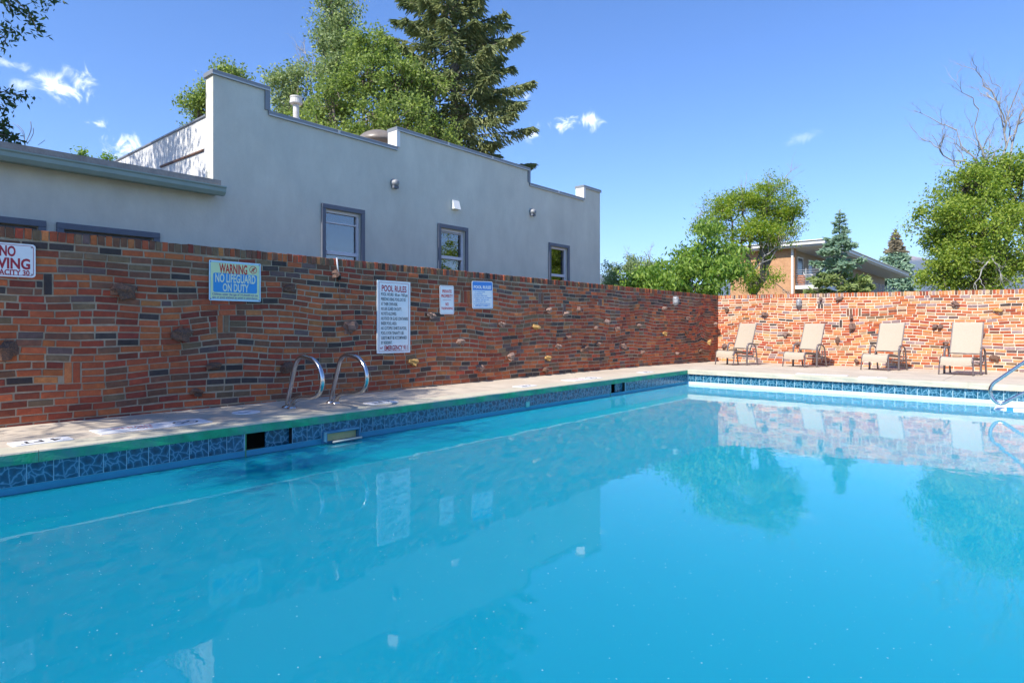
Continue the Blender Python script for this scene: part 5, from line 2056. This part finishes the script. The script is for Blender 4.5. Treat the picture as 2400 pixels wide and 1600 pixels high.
# ------------------------------------------------------------------ lounge chairs
def make_chair():
    root = empty('lounge_chair')
    tag(root, 'x', 'chair', 'lounge chairs along the sunlit wall')
    W = 0.315
    S = smooth_path
    prof = S([(0, -0.045, 0.20), (0, -0.037, 0.27), (0, -0.01, 0.335), (0, 0.05, 0.362), (0, 0.14, 0.362), (0, 0.33, 0.345), (0, 0.58, 0.315)], 4)
    bprof = S([(0, 0.60, 0.405), (0, 0.66, 0.56), (0, 0.75, 0.82), (0, 0.815, 1.03), (0, 0.84, 1.055), (0, 0.865, 1.045)], 4)

    def sheet(pf, w, name):
        vs, fs = [], []
        n = 6
        for i, p in enumerate(pf):
            for k in range(n + 1):
                x = -w + 2 * w * k / n
                sag = 0.012 * (1 - (x / w) ** 2)
                vs.append((x, p.y + (sag if name == 'backrest' else 0), p.z - (sag if name == 'seat' else 0)))
        m = len(pf)
        for i in range(m - 1):
            for k in range(n):
                a = i * (n + 1) + k
                fs.append((a, a + 1, a + n + 2, a + n + 1))
        o = len(vs)
        vs2 = [(x, y + (0.004 if name == 'backrest' else 0), z - (0.004 if name == 'seat' else 0)) for x, y, z in vs]
        mb = MB().add(vs, fs, 0, True)
        mb.add(vs2, [f[::-1] for f in fs], 0, True)
        return mb.build(name, M_SLING, root)
    sheet(prof, W - 0.02, 'seat')
    sheet(bprof, W - 0.028, 'backrest')
    f = MB()
    for s in (-1, 1):
        f.tube([(s * (W - .012), p.y, p.z - 0.004) for p in prof[3:]] + [(s * (W - .012), 0.66, 0.31)], 0.015, 8)
    f.tube([(-W + .012, 0.60, 0.30), (W - .012, 0.60, 0.30)], 0.013, 6)
    f.tube([(-W + .012, 0.02, 0.195), (W - .012, 0.02, 0.195)], 0.011, 6)
    f.build('seat_frame', M_BRONZE, root)
    bf = MB()
    for s in (-1, 1):
        bf.tube([(s * (W - .02), p.y + 0.006, p.z) for p in bprof[:-4]], 0.0145, 8)
        bf.tube([(s * (W - .02), 0.60, 0.41), (s * (W - .02), 0.575, 0.33)], 0.0145, 8)
    bf.tube([(-W + .02, 0.845, 1.035), (W - .02, 0.845, 1.035)], 0.014, 8)
    bf.tube([(-W + .02, 0.615, 0.42), (W - .02, 0.615, 0.42)], 0.012, 8)
    bf.build('back_frame', M_BRONZE, root)
    for s in (-1, 1):
        MB().tube(S([(s * (W + .004), -0.045, 0.0), (s * (W + .002), -0.02, 0.17), (s * (W - .008), 0.0, 0.29), (s * (W - .012), 0.05, 0.352)], 5), 0.0155, 8).build('leg', M_BRONZE, root)
        x = s * (W + 0.032)
        MB().tube(S([(x, 0.42, 0.0), (x, 0.425, 0.25), (x, 0.43, 0.44), (x, 0.465, 0.525), (x, 0.55, 0.545), (x, 0.66, 0.525), (x, 0.735, 0.46), (x, 0.77, 0.30), (x, 0.83, 0.0)], 6), 0.026, 10, flat=0.7).build('arm', M_BRONZE, root)
        MB().tube(S([(x - s * .02, 0.12, 0.27), (x - s * .02, 0.42, 0.235), (x - s * .02, 0.62, 0.235), (x - s * .02, 0.70, 0.29), (x - s * .02, 0.68, 0.40)], 5), 0.0125, 7).build('brace', M_BRONZE, root)
    MB().tube([(-W - .03, 0.79, 0.20), (W + .03, 0.79, 0.20)], 0.012, 6).build('rear_crossbar', M_BRONZE, root)
    return root


chair0 = make_chair()
spots = [((1700, 855), 20, 'beige sling lounge chair nearest the shaded wall corner'),
         ((1862, 859), 17, 'beige sling lounge chair below the wall lamp, second from the corner'),
         ((2051, 867), 14, 'beige sling lounge chair third from the corner beside two stacked stones'),
         ((2241, 879), 9, 'beige sling lounge chair closest to the hand rail, back seen squarely')]
for i, (p, rz, lab) in enumerate(spots):
    q = onZ(p[0], p[1], -0.035)
    c = chair0 if i == 0 else copy_tree(chair0)
    c.location = (q.x, q.y, zdeck(q.y + 0.3))
    c.rotation_euler = (-0.012, 0, R(-rz))
    c.scale = (0.92, 1.04, 1.04)
    c['label'] = lab


# ------------------------------------------------------------------ wall lamps, cable
def build_lamps():
    def lamp(M, label):
        root = empty('wall_lamp')
        root.matrix_basis = M
        tag(root, label, 'lamp', 'bulkhead lamps on the brick walls')
        pl = rrect(0.15, 0.25, 0.07)
        MB().prism([(x, y, -0.01) for x, y in pl], (0, 0, 0.035)).build('base', M_GREYMETAL, root)
        g = MB()
        vs, fs = [], []
        rings = [(1.0, 0.025), (.97, 0.055), (.85, 0.085), (.6, 0.105), (.25, 0.113)]
        o = rrect(0.125, 0.22, 0.058)
        for (k, z) in rings:
            vs += [(x * k, y * k, z) for x, y in o]
        n = len(o)
        for i in range(len(rings) - 1):
            for k in range(n):
                fs.append((i * n + k, i * n + (k + 1) % n, (i + 1) * n + (k + 1) % n, (i + 1) * n + k))
        fs.append(tuple((len(rings) - 1) * n + k for k in range(n)))
        g.add(vs, fs, 0, True)
        g.build('globe', M_LAMPG, root)
        c = MB()
        for x in (-0.035, 0.035):
            c.tube(smooth_path([(x, -.12, .02), (x, -.10, .09), (x, 0, .122), (x, .10, .09), (x, .12, .02)], 4), 0.006, 5)
        for y in (-0.05, 0.05):
            c.tube(smooth_path([(-.07, y, .02), (-.055, y, .085), (0, y, .118), (.055, y, .085), (.07, y, .02)], 4), 0.006, 5)
        c.build('guard', M_GREYMETAL, root)
    p = wall_hit_l(1580, 705)
    lamp(Matrix(((WT.x, 0, WN.x, p.x), (WT.y, 0, WN.y, p.y), (0, 1, 0, p.z), (0, 0, 0, 1))), 'caged bulkhead lamp high on the shaded wall near the corner')
    p = onY(1873, 711, 18.0)
    lamp(Matrix(((1, 0, 0, p.x), (0, 0, -1, p.y), (0, 1, 0, p.z), (0, 0, 0, 1))), 'caged bulkhead lamp high on the sunlit wall between two chairs')
    root = empty('wall_cable', tuple(wall_hit_l(790, 606)))
    tag(root, 'thin rod and dangling wire on the brick wall between two signs', 'cable')
    b = Vector(root.location)
    h = lambda px, py, off: wall_hit_l(px, py, off) - b
    MB().tube([h(789, 604, .03), h(793, 642, .025)], 0.011, 6).build('rod', M_WHITEPAINT, root)
    MB().tube([h(793, 642, .02), h(796, 668, .012), h(797, 690, .012), h(797, 702, .012), h(803, 702, .012), h(811, 701, .012), h(811, 670, .012)], 0.005, 5).build('wire', M_STONE_B, root)
    MB().bbox((-.02, -.02, -.05), (.02, .02, .05), .008, M=Matrix.Translation(h(795, 648, .025))).build('bracket', M_DARK, root)


build_lamps()
